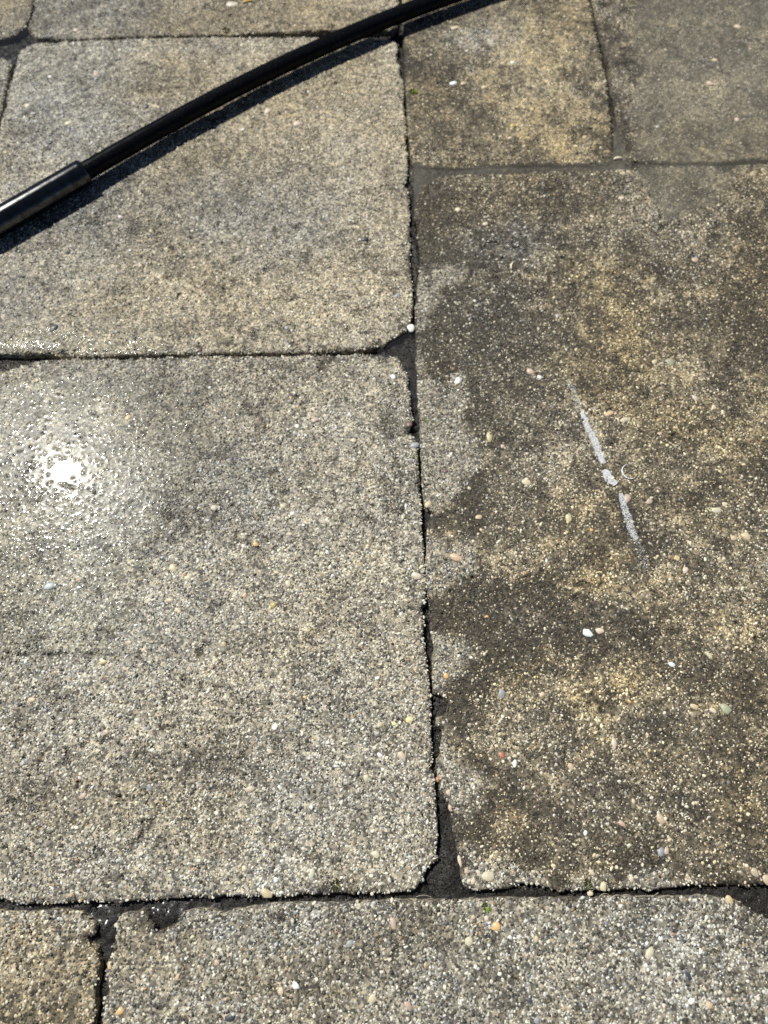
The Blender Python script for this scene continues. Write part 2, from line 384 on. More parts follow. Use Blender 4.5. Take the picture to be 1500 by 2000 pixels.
# ------------------------------------------------------------------ weathering of each slab, with a painted sky sheen at top left
# base values: (brightness, warmth, share of grains under dark algae), then patches x, y, rx, ry, brightness, warmth, dark
WEATHER_AND_SHEEN = {
 'A': ((1.06, 0.27, 0.12), [
    (-349,736,99,102, -0.05, -0.42, 0.02), (-247,764,88,30, -0.12, 0.15, 0.20), (-262,744,52,25, 0.12, 0.25, -0.12), (-252,803,72,19, 0.10, 0.25, -0.10),  # first patch cooled: bluish sky sheen painted into the stone colour
    (-168,657,67,31, -0.10, 0.15, 0.14), (-65,777,77,61, 0.10, 0.20, -0.10), (-62,688,80,48, 0.03, 0.15, 0.0),
    (-189,584,103,43, -0.08, -0.25, 0.14), (-338,570,70,43, -0.10, -0.40, 0.10), (-100,536,63,41, -0.05, -0.15, 0.08),
    (-253,458,81,28, 0.10, 0.15, -0.08), (-66,465,112,38, 0.10, 0.12, -0.08), (-361,465,61,38, -0.16, -0.30, 0.16),
    (-208,416,79,12, 0.05, 0.1, -0.05), (-16,570,38,110, 0.08, 0.1, -0.08)]),
 'B': ((1.04, 0.11, 0.12), [
    (-240,359,110,28, -0.10, -0.10, 0.10), (-143,284,64,47, -0.08, -0.18, 0.16), (-165,230,67,29, -0.06, -0.15, 0.10),
    (-47,320,70,61, 0.06, 0.0, -0.04), (-48,178,95,56, 0.06, 0.05, -0.04), (-103,105,74,25, 0.08, 0.12, -0.06),
    (-241,93,74,37, 0.0, 0.02, 0.0), (-161,27,59,17, -0.06, -0.05, 0.14), (-267,9,43,22, -0.10, 0.05, 0.18),
    (-20,31,63,46, 0.04, -0.02, 0.0), (-125,24,23,46, 0.03, 0.0, 0.05), (-190,-12,76,21, 0.0, 0.08, 0.04),
    (-58,2,46,22, -0.03, -0.05, 0.08), (-33,-53,33,6, -0.1, 0.2, 0.25), (-94,-26,94,17, 0.05, 0.05, -0.03)]),
 'C': ((1.05, 0.54, 0.46), [
    (105,428,60,81, -0.16, -0.40, 0.30), (110,529,58,27, -0.05, -0.55, 0.12), (64,549,32,35, -0.12, 0.25, 0.20),
    (152,591,108,36, -0.06, 0.18, 0.08), (310,563,75,57, 0.0, -0.25, -0.05), (357,620,60,18, 0.10, -0.05, -0.12),
    (236,440,65,56, 0.08, 0.22, -0.14), (209,381,44,35, -0.04, 0.25, 0.04), (262,342,52,39, 0.08, 0.22, -0.12),
    (329,428,60,75, -0.12, 0.05, 0.16), (379,477,26,79, -0.08, 0.3, 0.18), (289,305,56,32, 0.08, 0.1, -0.12),
    (77,259,18,25, -0.10, -0.15, 0.30), (120,294,51,42, 0.0, -0.10, 0.04), (169,183,39,16, 0.26, 0.30, -0.36),
    (136,206,26,19, 0.06, 0.05, -0.12), (214,197,39,28, -0.08, -0.15, 0.14), (77,156,34,22, -0.08, 0.02, 0.16),
    (108,122,50,21, -0.08, -0.12, 0.14), (178,148,47,20, -0.06, -0.10, 0.10), (192,89,33,18, 0.14, 0.25, -0.20),
    (146,85,20,14, 0.06, 0.2, -0.14), (274,139,55,20, 0.14, 0.22, -0.20), (164,62,24,24, 0.10, 0.25, -0.16),
    (200,58,32,20, -0.14, -0.35, 0.22), (123,50,44,23, -0.08, -0.10, 0.12), (284,81,32,32, -0.12, 0.25, 0.18),
    (86,89,29,16, -0.06, 0.1, 0.20), (95,-12,46,21, -0.06, 0.12, 0.10), (191,-9,61,21, -0.06, -0.2, 0.10),
    (226,24,47,22, 0.06, 0.05, -0.08), (273,2,27,22, 0.0, 0.25, 0.0), (154,2,35,18, 0.05, 0.05, -0.08),
    (246,234,54,29, 0.06, 0.12, -0.08), (315,244,36,50, 0.05, 0.05, -0.05), (172,254,27,25, 0.06, 0.15, -0.1)]),
 'D': ((1.0, 0.70, 0.34), [
    (59,777,41,79, -0.10, 0.05, 0.20), (46,696,23,65, -0.06, -0.10, 0.06), (74,688,34,48, -0.04, 0.0, 0.08),
    (168,803,90,81, 0.12, 0.05, -0.16), (177,696,68,40, 0.12, 0.15, -0.14), (110,847,43,23, 0.0, -0.5, 0.02),
    (232,736,23,85, 0.06, -0.05, -0.10), (143,884,50,28, 0.0, -0.15, 0.0)]),
 'E': ((1.0, 0.42, 0.30), [
    (270,803,27,119, -0.10, 0.05, 0.22), (343,736,70,67, 0.10, 0.10, -0.14), (365,874,93,47, -0.05, -0.1, 0.1),
    (409,777,47,70, 0.04, 0.0, -0.04)]),
 'F': ((0.95, 0.55, 0.20), [
    (-391,884,112,57, -0.06, -0.60, 0.10), (-217,884,112,28, -0.04, 0.1, 0.08), (-62,893,75,38, 0.08, 0.05, -0.08)]),  # first patch cooled to paint sky sheen on the wet stone
 'G': ((0.92, 0.55, 0.18), [(-448,856,25,28, 0, -0.4, 0.0)]),  # cool corner patch continues the painted sky sheen
 'H': ((0.95, 0.10, 0.12), []),
 'I': ((1.0, 0.50, 0.17), [(-236,-79,40,6, 0.03, -0.45, 0.0), (-227,-110,25,15, -0.04, 0.05, 0.10), (-233,-135,31,9, -0.10, 0.25, 0.2)]),
 'J': ((0.90, 0.10, 0.21), [
    (-160,-104,39,22, 0.02, 0.16, 0.0), (-67,-110,57,18, 0.02, 0.20, 0.02), (28,-110,46,18, -0.04, -0.06, 0.10), (4,-88,43,13, -0.03, 0.15, 0.12),
    (183,-98,79,28, 0.07, -0.12, -0.05), (-120,-79,33,7, 0.08, -0.25, -0.06), (-47,-85,51,8, 0.05, -0.1, 0.0)]),
}
for k in 'KLMN':
    WEATHER_AND_SHEEN[k] = ((0.92, 0.35, 0.25), [])

# scoured pale margins of the big brown slab: outlines of the cleaned areas
CLEAN = [
    [(26.1,515.9), (52.1,512.6), (77.9,506.1), (79.7,486.7), (61.1,467.8), (50.3,446.1), (43.6,416.0), (41.8,381.1), (48.3,370.9), (74.8,368.7), 
    (71.1,336.6), (72.7,317.8), (92.5,309.9), (87.7,289.1), (79.9,271.3), (70.2,256.3), (65.0,239.2), (50.0,231.9), (44.5,228.6), (43.4,219.1), 
    (57.3,212.9), (73.8,205.9), (74.9,192.1), (70.1,180.7), (51.6,171.7), (43.5,158.4), (21.3,158.4)],
    [(21.0,132.5), (46.2,133.8), (62.5,122.0), (74.2,105.4), (63.4,94.0), (48.1,89.1), (40.6,80.3), (20.3,80.3)],
    [(20.0,61.5), (48.1,62.3), (59.9,55.7), (51.5,46.2), (53.0,33.0), (70.3,23.8), (75.4,9.2), (69.2,0.2), (55.5,-5.1), (46.2,2.0), 
    (19.3,9.2)],
    [(48.9,-31.1), (58.1,-34.5), (65.2,-43.0), (87.7,-41.3), (111.5,-46.3), (120.4,-51.3), (133.4,-50.3), (159.0,-53.6), (189.0,-50.3), (215.0,-50.3), 
    (227.4,-53.6), (216.2,-66.0), (47.6,-66.0)],
]
# blackest algae beside the joints, and blackened pits
BLACK = [(43,536,7,62, 0.8), (52,598,15,22, 0.9), (44,145,9,15, 0.8), (49,225,9,6, 0.7), (60,67,10,11, 0.75),
         (66,158,21,10, 0.12), (58,359,9,8, 0.4), (76,254,8,20, 0.3), (58,-43,6,7, 0.8), (51,-26,5,10, 0.4),
         (-41,-59,22,3, 0.8), (-7,-59,11,2, 0.7), (-75,-72,6,4, 0.8), (-118,-76,7,3, 0.8), (-156,-77,12,8, 0.9),
         (250,-54,10,3, 0.8), (126,-54,8,5, 0.6), (265,696,6,48, 0.5), (24,807,8,35, 0.6), (37,794,10,22, 0.45),
         (-218,-79,10,2, 0.3), (-218,-88,11,2, 0.8), (-199,337,4,3, 0.5), (-322,428,3,4, 0.9), (-177,403,4,3, 0.9), (-18,24,2,2, 0.5),
         (-148,112,3,4, 0.9), (-143,119,4,3, 0.7), (297,259,4,3, 0.95), (-221,174,3,3, 0.7), (-226,222,3,2, 0.8), (347,294,4,10, 0.3)]

def weather(key, x, y):
    """brightness, warmth, dark share at plan points of a slab"""
    (b0, w0, d0), blobs = WEATHER_AND_SHEEN[key]
    wx = x + (fbm(x, y, 50.0, 1, 3) - 0.5) * 46 + (fbm(x, y, 12.0, 6, 2) - 0.5) * 14
    wy = y + (fbm(x, y, 50.0, 4, 3) - 0.5) * 46 + (fbm(x, y, 12.0, 10, 2) - 0.5) * 14
    b = np.full(x.shape, b0, np.float32); w = np.full(x.shape, w0, np.float32); d = np.full(x.shape, d0, np.float32)
    for px, py, rx, ry, vb, vw, vd in blobs:
        q = ((wx - px) / rx) ** 2 + ((wy - py) / ry) ** 2
        g = np.exp(-q)
        b += vb * g; w += vw * g; d += vd * g
    m1 = fbm(x, y, 34.0, 12, 4) - 0.5; m2 = fbm(x, y, 90.0, 13, 3) - 0.5
    amt = {'C': 1.3, 'D': 1.0, 'E': 0.8}.get(key, 0.75)
    d += (m1 * 0.55 + m2 * 0.25) * amt; w += m2 * 0.5 - m1 * 0.15; b -= m1 * 0.16 * amt
    if key in 'CDE':
        m3 = fbm(x, y, 19.0, 5, 4, 0.7) - 0.5
        d += m3 * 0.75; w -= m3 * 0.5; b -= m3 * 0.25
    clump = smooth(0.54, 0.70, fbm(x, y, 22.0, 3, 4, 0.65)); fine = smooth(0.56, 0.72, fbm(x, y, 7.0, 9, 2))
    d += 0.55 * pit_mask(x, y)
    d += (0.30 * clump + 0.20 * fine) * (0.6 + 0.8 * vnoise(x, y, 120.0, 4))
    if key == 'C':
        for poly in CLEAN:
            s = sdf(poly, x, y) + (fbm(x, y, 38.0, 7, 5, 0.8) - 0.5) * 46 - 1.0
            c = smooth(-8.0, 8.0, s) * 0.92
            d += 0.22 * np.exp(-((s + 9) / 9.0) ** 2)
            b += (0.93 - b) * c; w += (0.10 - w) * c; d += (0.17 - d) * c
    d = np.minimum(d, 0.30 + 0.62 * np.tanh(np.maximum(d - 0.30, 0) / 0.62)); d = np.clip(d, 0, 0.80)
    for px, py, rx, ry, v in BLACK:
        q = ((x + (wx - x) * 0.25 - px) / rx) ** 2 + ((y + (wy - y) * 0.25 - py) / ry) ** 2
        d += v * 0.8 * np.exp(-q * q)
    return np.clip(b, 0.2, 1.3), np.clip(w, -0.35, 1), np.clip(d, 0.0, 0.93)

PALETTE = np.array([(0.52, 0.515, 0.48), (0.54, 0.522, 0.435), (0.74, 0.71, 0.61), (0.25, 0.252, 0.24), (0.21, 0.215, 0.225),
                    (0.24, 0.19, 0.12), (0.05, 0.05, 0.05), (0.48, 0.31, 0.16), (0.84, 0.83, 0.80), (0.36, 0.22, 0.16)], np.float32)
WEIGHTS = np.array([0.31, 0.26, 0.10, 0.14, 0.05, 0.06, 0.095, 0.005, 0.012, 0.004]); WEIGHTS /= WEIGHTS.sum()
ALGAE = np.array((0.030, 0.026, 0.019), np.float32)
GOLD = np.array((1.03, 0.86, 0.57), np.float32)

def grain_colour(key, x, y, n):
    b, w, d = weather(key, x, y)
    c = PALETTE[rng.choice(len(PALETTE), n, p=WEIGHTS)] * rng.normal(1.0, 0.16, (n, 1)).clip(0.5, 1.5).astype(np.float32)
    c = c * b[:, None]
    ww = np.clip(w + rng.normal(0, 0.15, n), -0.35, 1)[:, None]
    c = c * (1 + (GOLD - 1) * ww)
    hit = rng.random(n) < d
    cover = np.where(hit, rng.uniform(0.78, 0.98, n), d * rng.uniform(0.0, 0.22, n))[:, None]
    return (c + (ALGAE - c) * cover).clip(0.008, 0.85).astype(np.float32)

def cement_colour(key, x, y):
    b, w, d = weather(key, x, y)
    c = np.array((0.24, 0.232, 0.205), np.float32) * b[:, None] * (0.6 + 0.8 * vnoise(x, y, 5.0, 14))[:, None]
    c = c * (1 + (GOLD - 1) * w[:, None])
    cov = np.clip(d * (1.25 if key in 'CDE' else 1.0), 0, 0.93)[:, None]
    return (c + (ALGAE - c) * cov).clip(0.008, 0.8)

def half_width(y):
    return 0.5357 * (0.3746 * y + 537.8) + 28

# ------------------------------------------------------------------ patio: bed in the joints, slabs, grit
def axis(lo, hi, flo, fhi, fine, coarse):
    parts = []
    flo = max(lo, flo); fhi = min(hi, fhi)
    if flo >= fhi:
        return np.linspace(lo, hi, max(2, int((hi - lo) / coarse) + 1))
    if flo > lo:
        parts.append(np.linspace(lo, flo, max(2, int((flo - lo) / coarse) + 1))[:-1])
    parts.append(np.linspace(flo, fhi, max(2, int((fhi - flo) / fine) + 1)))
    if fhi < hi:
        parts.append(np.linspace(fhi, hi, max(2, int((hi - fhi) / coarse) + 1))[1:])
    return np.concatenate(parts)

def slab_field(x, y, keys=SLABS):
    """largest inside distance over all slabs"""
    best = np.full(x.shape, -50.0, np.float32)
    for k in keys:
        P = np.array(SLABS[k]); lo = P.min(0) - 15; hi = P.max(0) + 15
        m = (x > lo[0]) & (x < hi[0]) & (y > lo[1]) & (y < hi[1])
        if m.any():
            best[m] = np.maximum(best[m], sdf(SLABS[k], x[m], y[m]))
    return best

ground_mat = plain_mat('garden_soil', (0.09, 0.075, 0.055), 0.9, 0.4, 3.0)
gm = mesh_np('ground', np.array([(-600, -600, -0.06), (600, -600, -0.06), (600, 600, -0.06), (-600, 600, -0.06)]), np.array([(0, 1, 2, 3)]))
link('ground', gm, ground_mat, kind='structure')

# joint bed, only where a joint or a broken-out corner shows it, on a plain bedding sheet
BED_LIFT = [(139,636,116,7, 4.6), (322,642,100,7, 4.8), (49,620,22,16, 4.0), (261,672,9,47, 4.2), (48,-46,11,17, 2.6),
            (46,-12,6,21, 1.6), (32,536,6,55, 2.0), (-353,384,19,8, 2.5), (107,-60,15,4, 1.5), (-195,-84,9,13, 2.0), (-156,-76,15,10, 2.8)]
BED_PALE = [(139,636,116,9, 0.9), (322,642,106,9, 1.0), (49,620,25,18, 0.55), (261,672,10,47, 0.8), (31,503,7,26, 0.35), (-353,383,19,8, 0.7), (20,398,13,15, 0.25)]
bx0, bx1, by0, by1 = -510.0, 515.0, -172.0, 960.0
xs = np.arange(bx0, bx1, 1.5); ys = np.arange(by0, by1, 1.5)
gx, gy = np.meshgrid(xs, ys); gx = gx.ravel().astype(np.float32); gy = gy.ravel().astype(np.float32)
fd = slab_field(gx, gy) + edge_shift(gx, gy)
F = grid_faces(len(xs), len(ys))
F = F[(fd[F].min(1) < 3.0) & (np.abs(gx[F[:, 0]]) < half_width(gy[F[:, 0]]) + 15)]
used = np.unique(F); remap = np.full(len(gx), -1, np.int32); remap[used] = np.arange(len(used)); F = remap[F]
ux, uy = gx[used], gy[used]
uz = -7.2 + (fbm(ux, uy, 14.0, 3, 3) - 0.5) * 3.0 + (fbm(ux, uy, 3.2, 15, 2) - 0.5) * 2.0
pale = np.zeros(len(ux), np.float32)
for px, py, rx, ry, v in BED_LIFT:
    uz += v * np.exp(-((ux - px) / rx) ** 2 - ((uy - py) / ry) ** 2)
for px, py, rx, ry, v in BED_PALE:
    pale += v * np.exp(-((ux - px) / rx) ** 2 - ((uy - py) / ry) ** 2)
pale = np.clip(pale, 0, 1)[:, None]
bc = np.array((0.015, 0.013, 0.011), np.float32) * (0.5 + fbm(ux, uy, 8.0, 2, 3))[:, None]
bc = bc + (np.array((0.075, 0.066, 0.048), np.float32) - bc) * pale
spark = np.exp(-((ux - (-190)) / 190.0) ** 2 - ((uy - (-75)) / 60.0) ** 2)
me = mesh_np('patio', np.stack([ux, uy, uz], 1) / 1000, F)
bc = bc * (1 - 0.6 * np.clip(spark, 0, 1))[:, None]          # sodden soil is darker
set_col(me, bc, 0.06 + 0.9 * np.clip(spark, 0, 1))
patio = link('patio', me, M_BED, kind='structure')
patio['label'] = 'dark wet soil and mortar in the joints between the concrete paving slabs'
bs = mesh_np('bedding', np.array([(-1.4, -0.6, -0.02), (1.4, -0.6, -0.02), (1.4, 1.4, -0.02), (-1.4, 1.4, -0.02)]), np.array([(0, 1, 2, 3)]))
link('bedding_sand', bs, plain_mat('bedding_sand', (0.06, 0.05, 0.04), 0.9, 0.4, 200.0), parent=patio)

# soil crumbs and sand lying in the joints
nb = len(ux); pick = rng.choice(np.nonzero(fd[used] < 0.5)[0], 26000)
cx = ux[pick] + rng.uniform(-0.9, 0.9, len(pick)); cy = uy[pick] + rng.uniform(-0.9, 0.9, len(pick)); cz = uz[pick]
cr = np.exp(rng.normal(math.log(0.62), 0.4, len(pick))).clip(0.3, 1.8)
V = np.zeros((len(pick), 6, 3))
a0 = rng.uniform(0, 6.283, len(pick))
for k in range(5):
    rr = cr * rng.uniform(0.7, 1.2, len(pick))
    V[:, k] = np.stack([cx + rr * np.cos(a0 + 1.2566 * k), cy + rr * np.sin(a0 + 1.2566 * k), cz - 0.3 * cr], 1)
flat = np.where(rng.random(len(pick)) < np.clip(spark[pick], 0, 0.8), 0.22, 1.0)
V[:, 5] = np.stack([cx, cy, cz + cr * rng.uniform(0.6, 1.2, len(pick)) * flat], 1)
Fc = (np.array([(k, (k + 1) % 5, 5) for k in range(5)])[None] + (np.arange(len(pick)) * 6)[:, None, None]).reshape(-1, 3)
tone = np.where(rng.random(len(pick)) < 0.06, rng.uniform(0.08, 0.25, len(pick)), rng.uniform(0.006, 0.035, len(pick)))
tone = tone * (1 + 2.2 * pale[pick, 0]) * (1 - 0.6 * np.clip(spark[pick], 0, 1))
me = mesh_np('soil_crumbs', V.reshape(-1, 3) / 1000, Fc, False)
set_col(me, np.repeat(tone[:, None] * np.array((1.0, 0.9, 0.75)), 6, 0), np.repeat(0.06 + 0.94 * np.clip(spark[pick], 0, 1), 6))
link('soil_crumbs', me, M_BED, parent=patio, kind='stuff')

SLAB_LABEL = {
    'A': 'pale beige slab that the black hose crosses', 'B': 'pale grey slab with the sun glinting on its water film',
    'C': 'large brown stained slab with a scoured pale left edge', 'D': 'narrow golden brown slab at the top',
    'E': 'grey brown slab under murky water and a painted sky veil', 'F': 'tan slab with a wet patch painted bluish with sky sheen behind the hose',
    'G': 'corner of a tan slab at the top left', 'H': 'grey slab at the left edge', 'I': 'rough tan slab at the bottom left',
    'J': 'long grey slab with broken corner along the bottom'}
slab_obj = {}
for key, poly in SLABS.items():
    P = np.array(poly); lo = P.min(0) - 4; hi = P.max(0) + 4
    if key in FINE:
        ylo = max(lo[1], -160); yhi = min(hi[1], 940)
        hw = half_width(yhi)
        axx = axis(lo[0], hi[0], -hw, hw, 1.9, 9.0); axy = axis(lo[1], hi[1], -160, 940, 1.9, 9.0)
    else:
        axx = axis(lo[0], hi[0], 1, 0, 5, 5.0); axy = axis(lo[1], hi[1], 1, 0, 5, 5.0)
    gx, gy = np.meshgrid(axx, axy); gx = gx.ravel().astype(np.float32); gy = gy.ravel().astype(np.float32)
    d = sdf(poly, gx, gy) + edge_shift(gx, gy) - 0.3
    z = top_z(gx, gy, d)
    F = grid_faces(len(axx), len(axy))
    F = F[d[F].max(1) > -1.6]
    used = np.unique(F); remap = np.full(len(gx), -1, np.int32); remap[used] = np.arange(len(used)); F = remap[F]
    gx, gy, z = gx[used], gy[used], z[used]
    me = mesh_np('paving_slab', np.stack([gx, gy, z], 1) / 1000, F)
    wet = np.clip(0.55 + 0.5 * (fbm(gx, gy, 80, 6, 3) - 0.5), 0, 1)
    set_col(me, cement_colour(key, gx, gy), wet)
    slab_obj[key] = link('paving_slab', me, M_CEMENT, parent=patio)
    if key in SLAB_LABEL:
        slab_obj[key]['label'] = SLAB_LABEL[key]

# grit and sand standing proud of the cement, thousands to a slab
DENS = 410e3 * 1e-6
for key in sorted(FINE):
    poly = SLABS[key]
    P = np.array(poly); lo = P.min(0); hi = P.max(0)
    lo = np.maximum(lo, (-515, -165)); hi = np.minimum(hi, (515, 935))
    n = int((hi[0] - lo[0]) * (hi[1] - lo[1]) * DENS)
    x = rng.uniform(lo[0], hi[0], n).astype(np.float32); y = rng.uniform(lo[1], hi[1], n).astype(np.float32)
    m = np.abs(x) < half_width(y); x, y = x[m], y[m]
    d = sdf(poly, x, y) + edge_shift(x, y)
    bare = smooth(0.50, 0.66, fbm(x, y, 30.0, 11, 3)) * (0.55 if key in 'ADEF' else 0.4)
    m = (d > -0.1) & (rng.random(len(x)) > bare); x, y, d = x[m], y[m], d[m]
    n = len(x)
    r = np.exp(rng.normal(math.log({'I': 0.80, 'J': 0.78, 'B': 0.72, 'C': 0.72}.get(key, 0.68)), 0.31, n)).clip(0.35, 1.6).astype(np.float32)
    z = top_z(x, y, np.maximum(d, 0)) + 0.22
    C = grain_colour(key, x, y, n)
    ang = rng.uniform(0, 6.283, n).astype(np.float32); el = rng.uniform(0.72, 1.3, n).astype(np.float32)
    hgt = r * rng.uniform(0.25, 0.68, n).astype(np.float32)
    big = r > 1.2
    for tag, sel, K in (('small', ~big, 5), ('big', big, 6)):
        nn = int(sel.sum())
        if nn == 0:
            continue
        X, Y, Z, R, H, A, E = x[sel], y[sel], z[sel], r[sel], hgt[sel], ang[sel], el[sel]
        rings = [(1.0, -0.45)] if K == 5 else [(1.0, -0.4), (0.78, 0.62)]
        vs = []
        for rs, hs in rings:
            for k in range(K):
                a = A + 6.283 * k / K
                rr = R * rs * rng.uniform(0.75, 1.2, nn).astype(np.float32)
                lx = np.cos(a) * rr * E; ly = np.sin(a) * rr / E
                ca, sa = np.cos(A * 3), np.sin(A * 3)
                vs.append(np.stack([X + lx * ca - ly * sa, Y + lx * sa + ly * ca, Z + H * hs * (1 if hs < 0 else rng.uniform(0.75, 1.2, nn))], 1))
        vs.append(np.stack([X + R * rng.normal(0, 0.18, nn), Y + R * rng.normal(0, 0.18, nn), Z + H], 1))
        V = np.stack(vs, 1)                                     # (nn, nv, 3)
        nv = V.shape[1]
        tri = []
        for ring in range(len(rings)):
            for k in range(K):
                a0 = ring * K + k; a1 = ring * K + (k + 1) % K
                if ring < len(rings) - 1:
                    b0, b1 = a0 + K, a1 + K
                    tri += [(a0, a1, b1), (a0, b1, b0)]
                else:
                    tri.append((a0, a1, nv - 1))
        Fg = (np.array(tri, np.int32)[None] + (np.arange(nn, dtype=np.int32) * nv)[:, None, None]).reshape(-1, 3)
        me = mesh_np('aggregate', V.reshape(-1, 3) / 1000, Fg, tag == 'big')
        wet = np.repeat(rng.uniform(0.2, 1.0, nn), nv)
        set_col(me, np.repeat(C[sel], nv, 0), wet)
        link('aggregate', me, M_GRAIN, parent=slab_obj[key], kind='stuff')

# ------------------------------------------------------------------ larger pebbles set in the concrete, one by one
def pebble_mesh(seed):
    r = np.random.default_rng(seed)
    V = []; K = 8
    prof = [(1.0, -0.5), (1.02, 0.05), (0.72, 0.72)]
    j = r.uniform(0.78, 1.16, K)
    for rs, hs in prof:
        for k in range(K):
            a = 6.283 * k / K
            q = rs * j[k] * r.uniform(0.95, 1.05)
            V.append((math.cos(a) * q, math.sin(a) * q, hs * r.uniform(0.9, 1.1)))
    V.append((0.05, -0.03, 0.86)); F = []
    for ring in range(2):
        for k in range(K):
            a0 = ring * K + k; a1 = ring * K + (k + 1) % K
            F += [(a0, a1, a1 + K), (a0, a1 + K, a0 + K)]
    for k in range(K):
        F.append((2 * K + k, 2 * K + (k + 1) % K, 3 * K))
    me = mesh_np('pebble', np.array(V), np.array(F))
    me.materials.append(M_PEBBLE)
    return me
PEB = [pebble_mesh(40 + i) for i in range(10)]
CREAM = (0.58, 0.50, 0.37); WHITE = (0.76, 0.75, 0.71); ORANGE = (0.62, 0.41, 0.18); PINK = (0.48, 0.38, 0.29); GREY = (0.30, 0.31, 0.32)
DARK = (0.055, 0.06, 0.07); BUFF = (0.55, 0.44, 0.28); RED = (0.45, 0.18, 0.10); GREEN = (0.34, 0.36, 0.24)
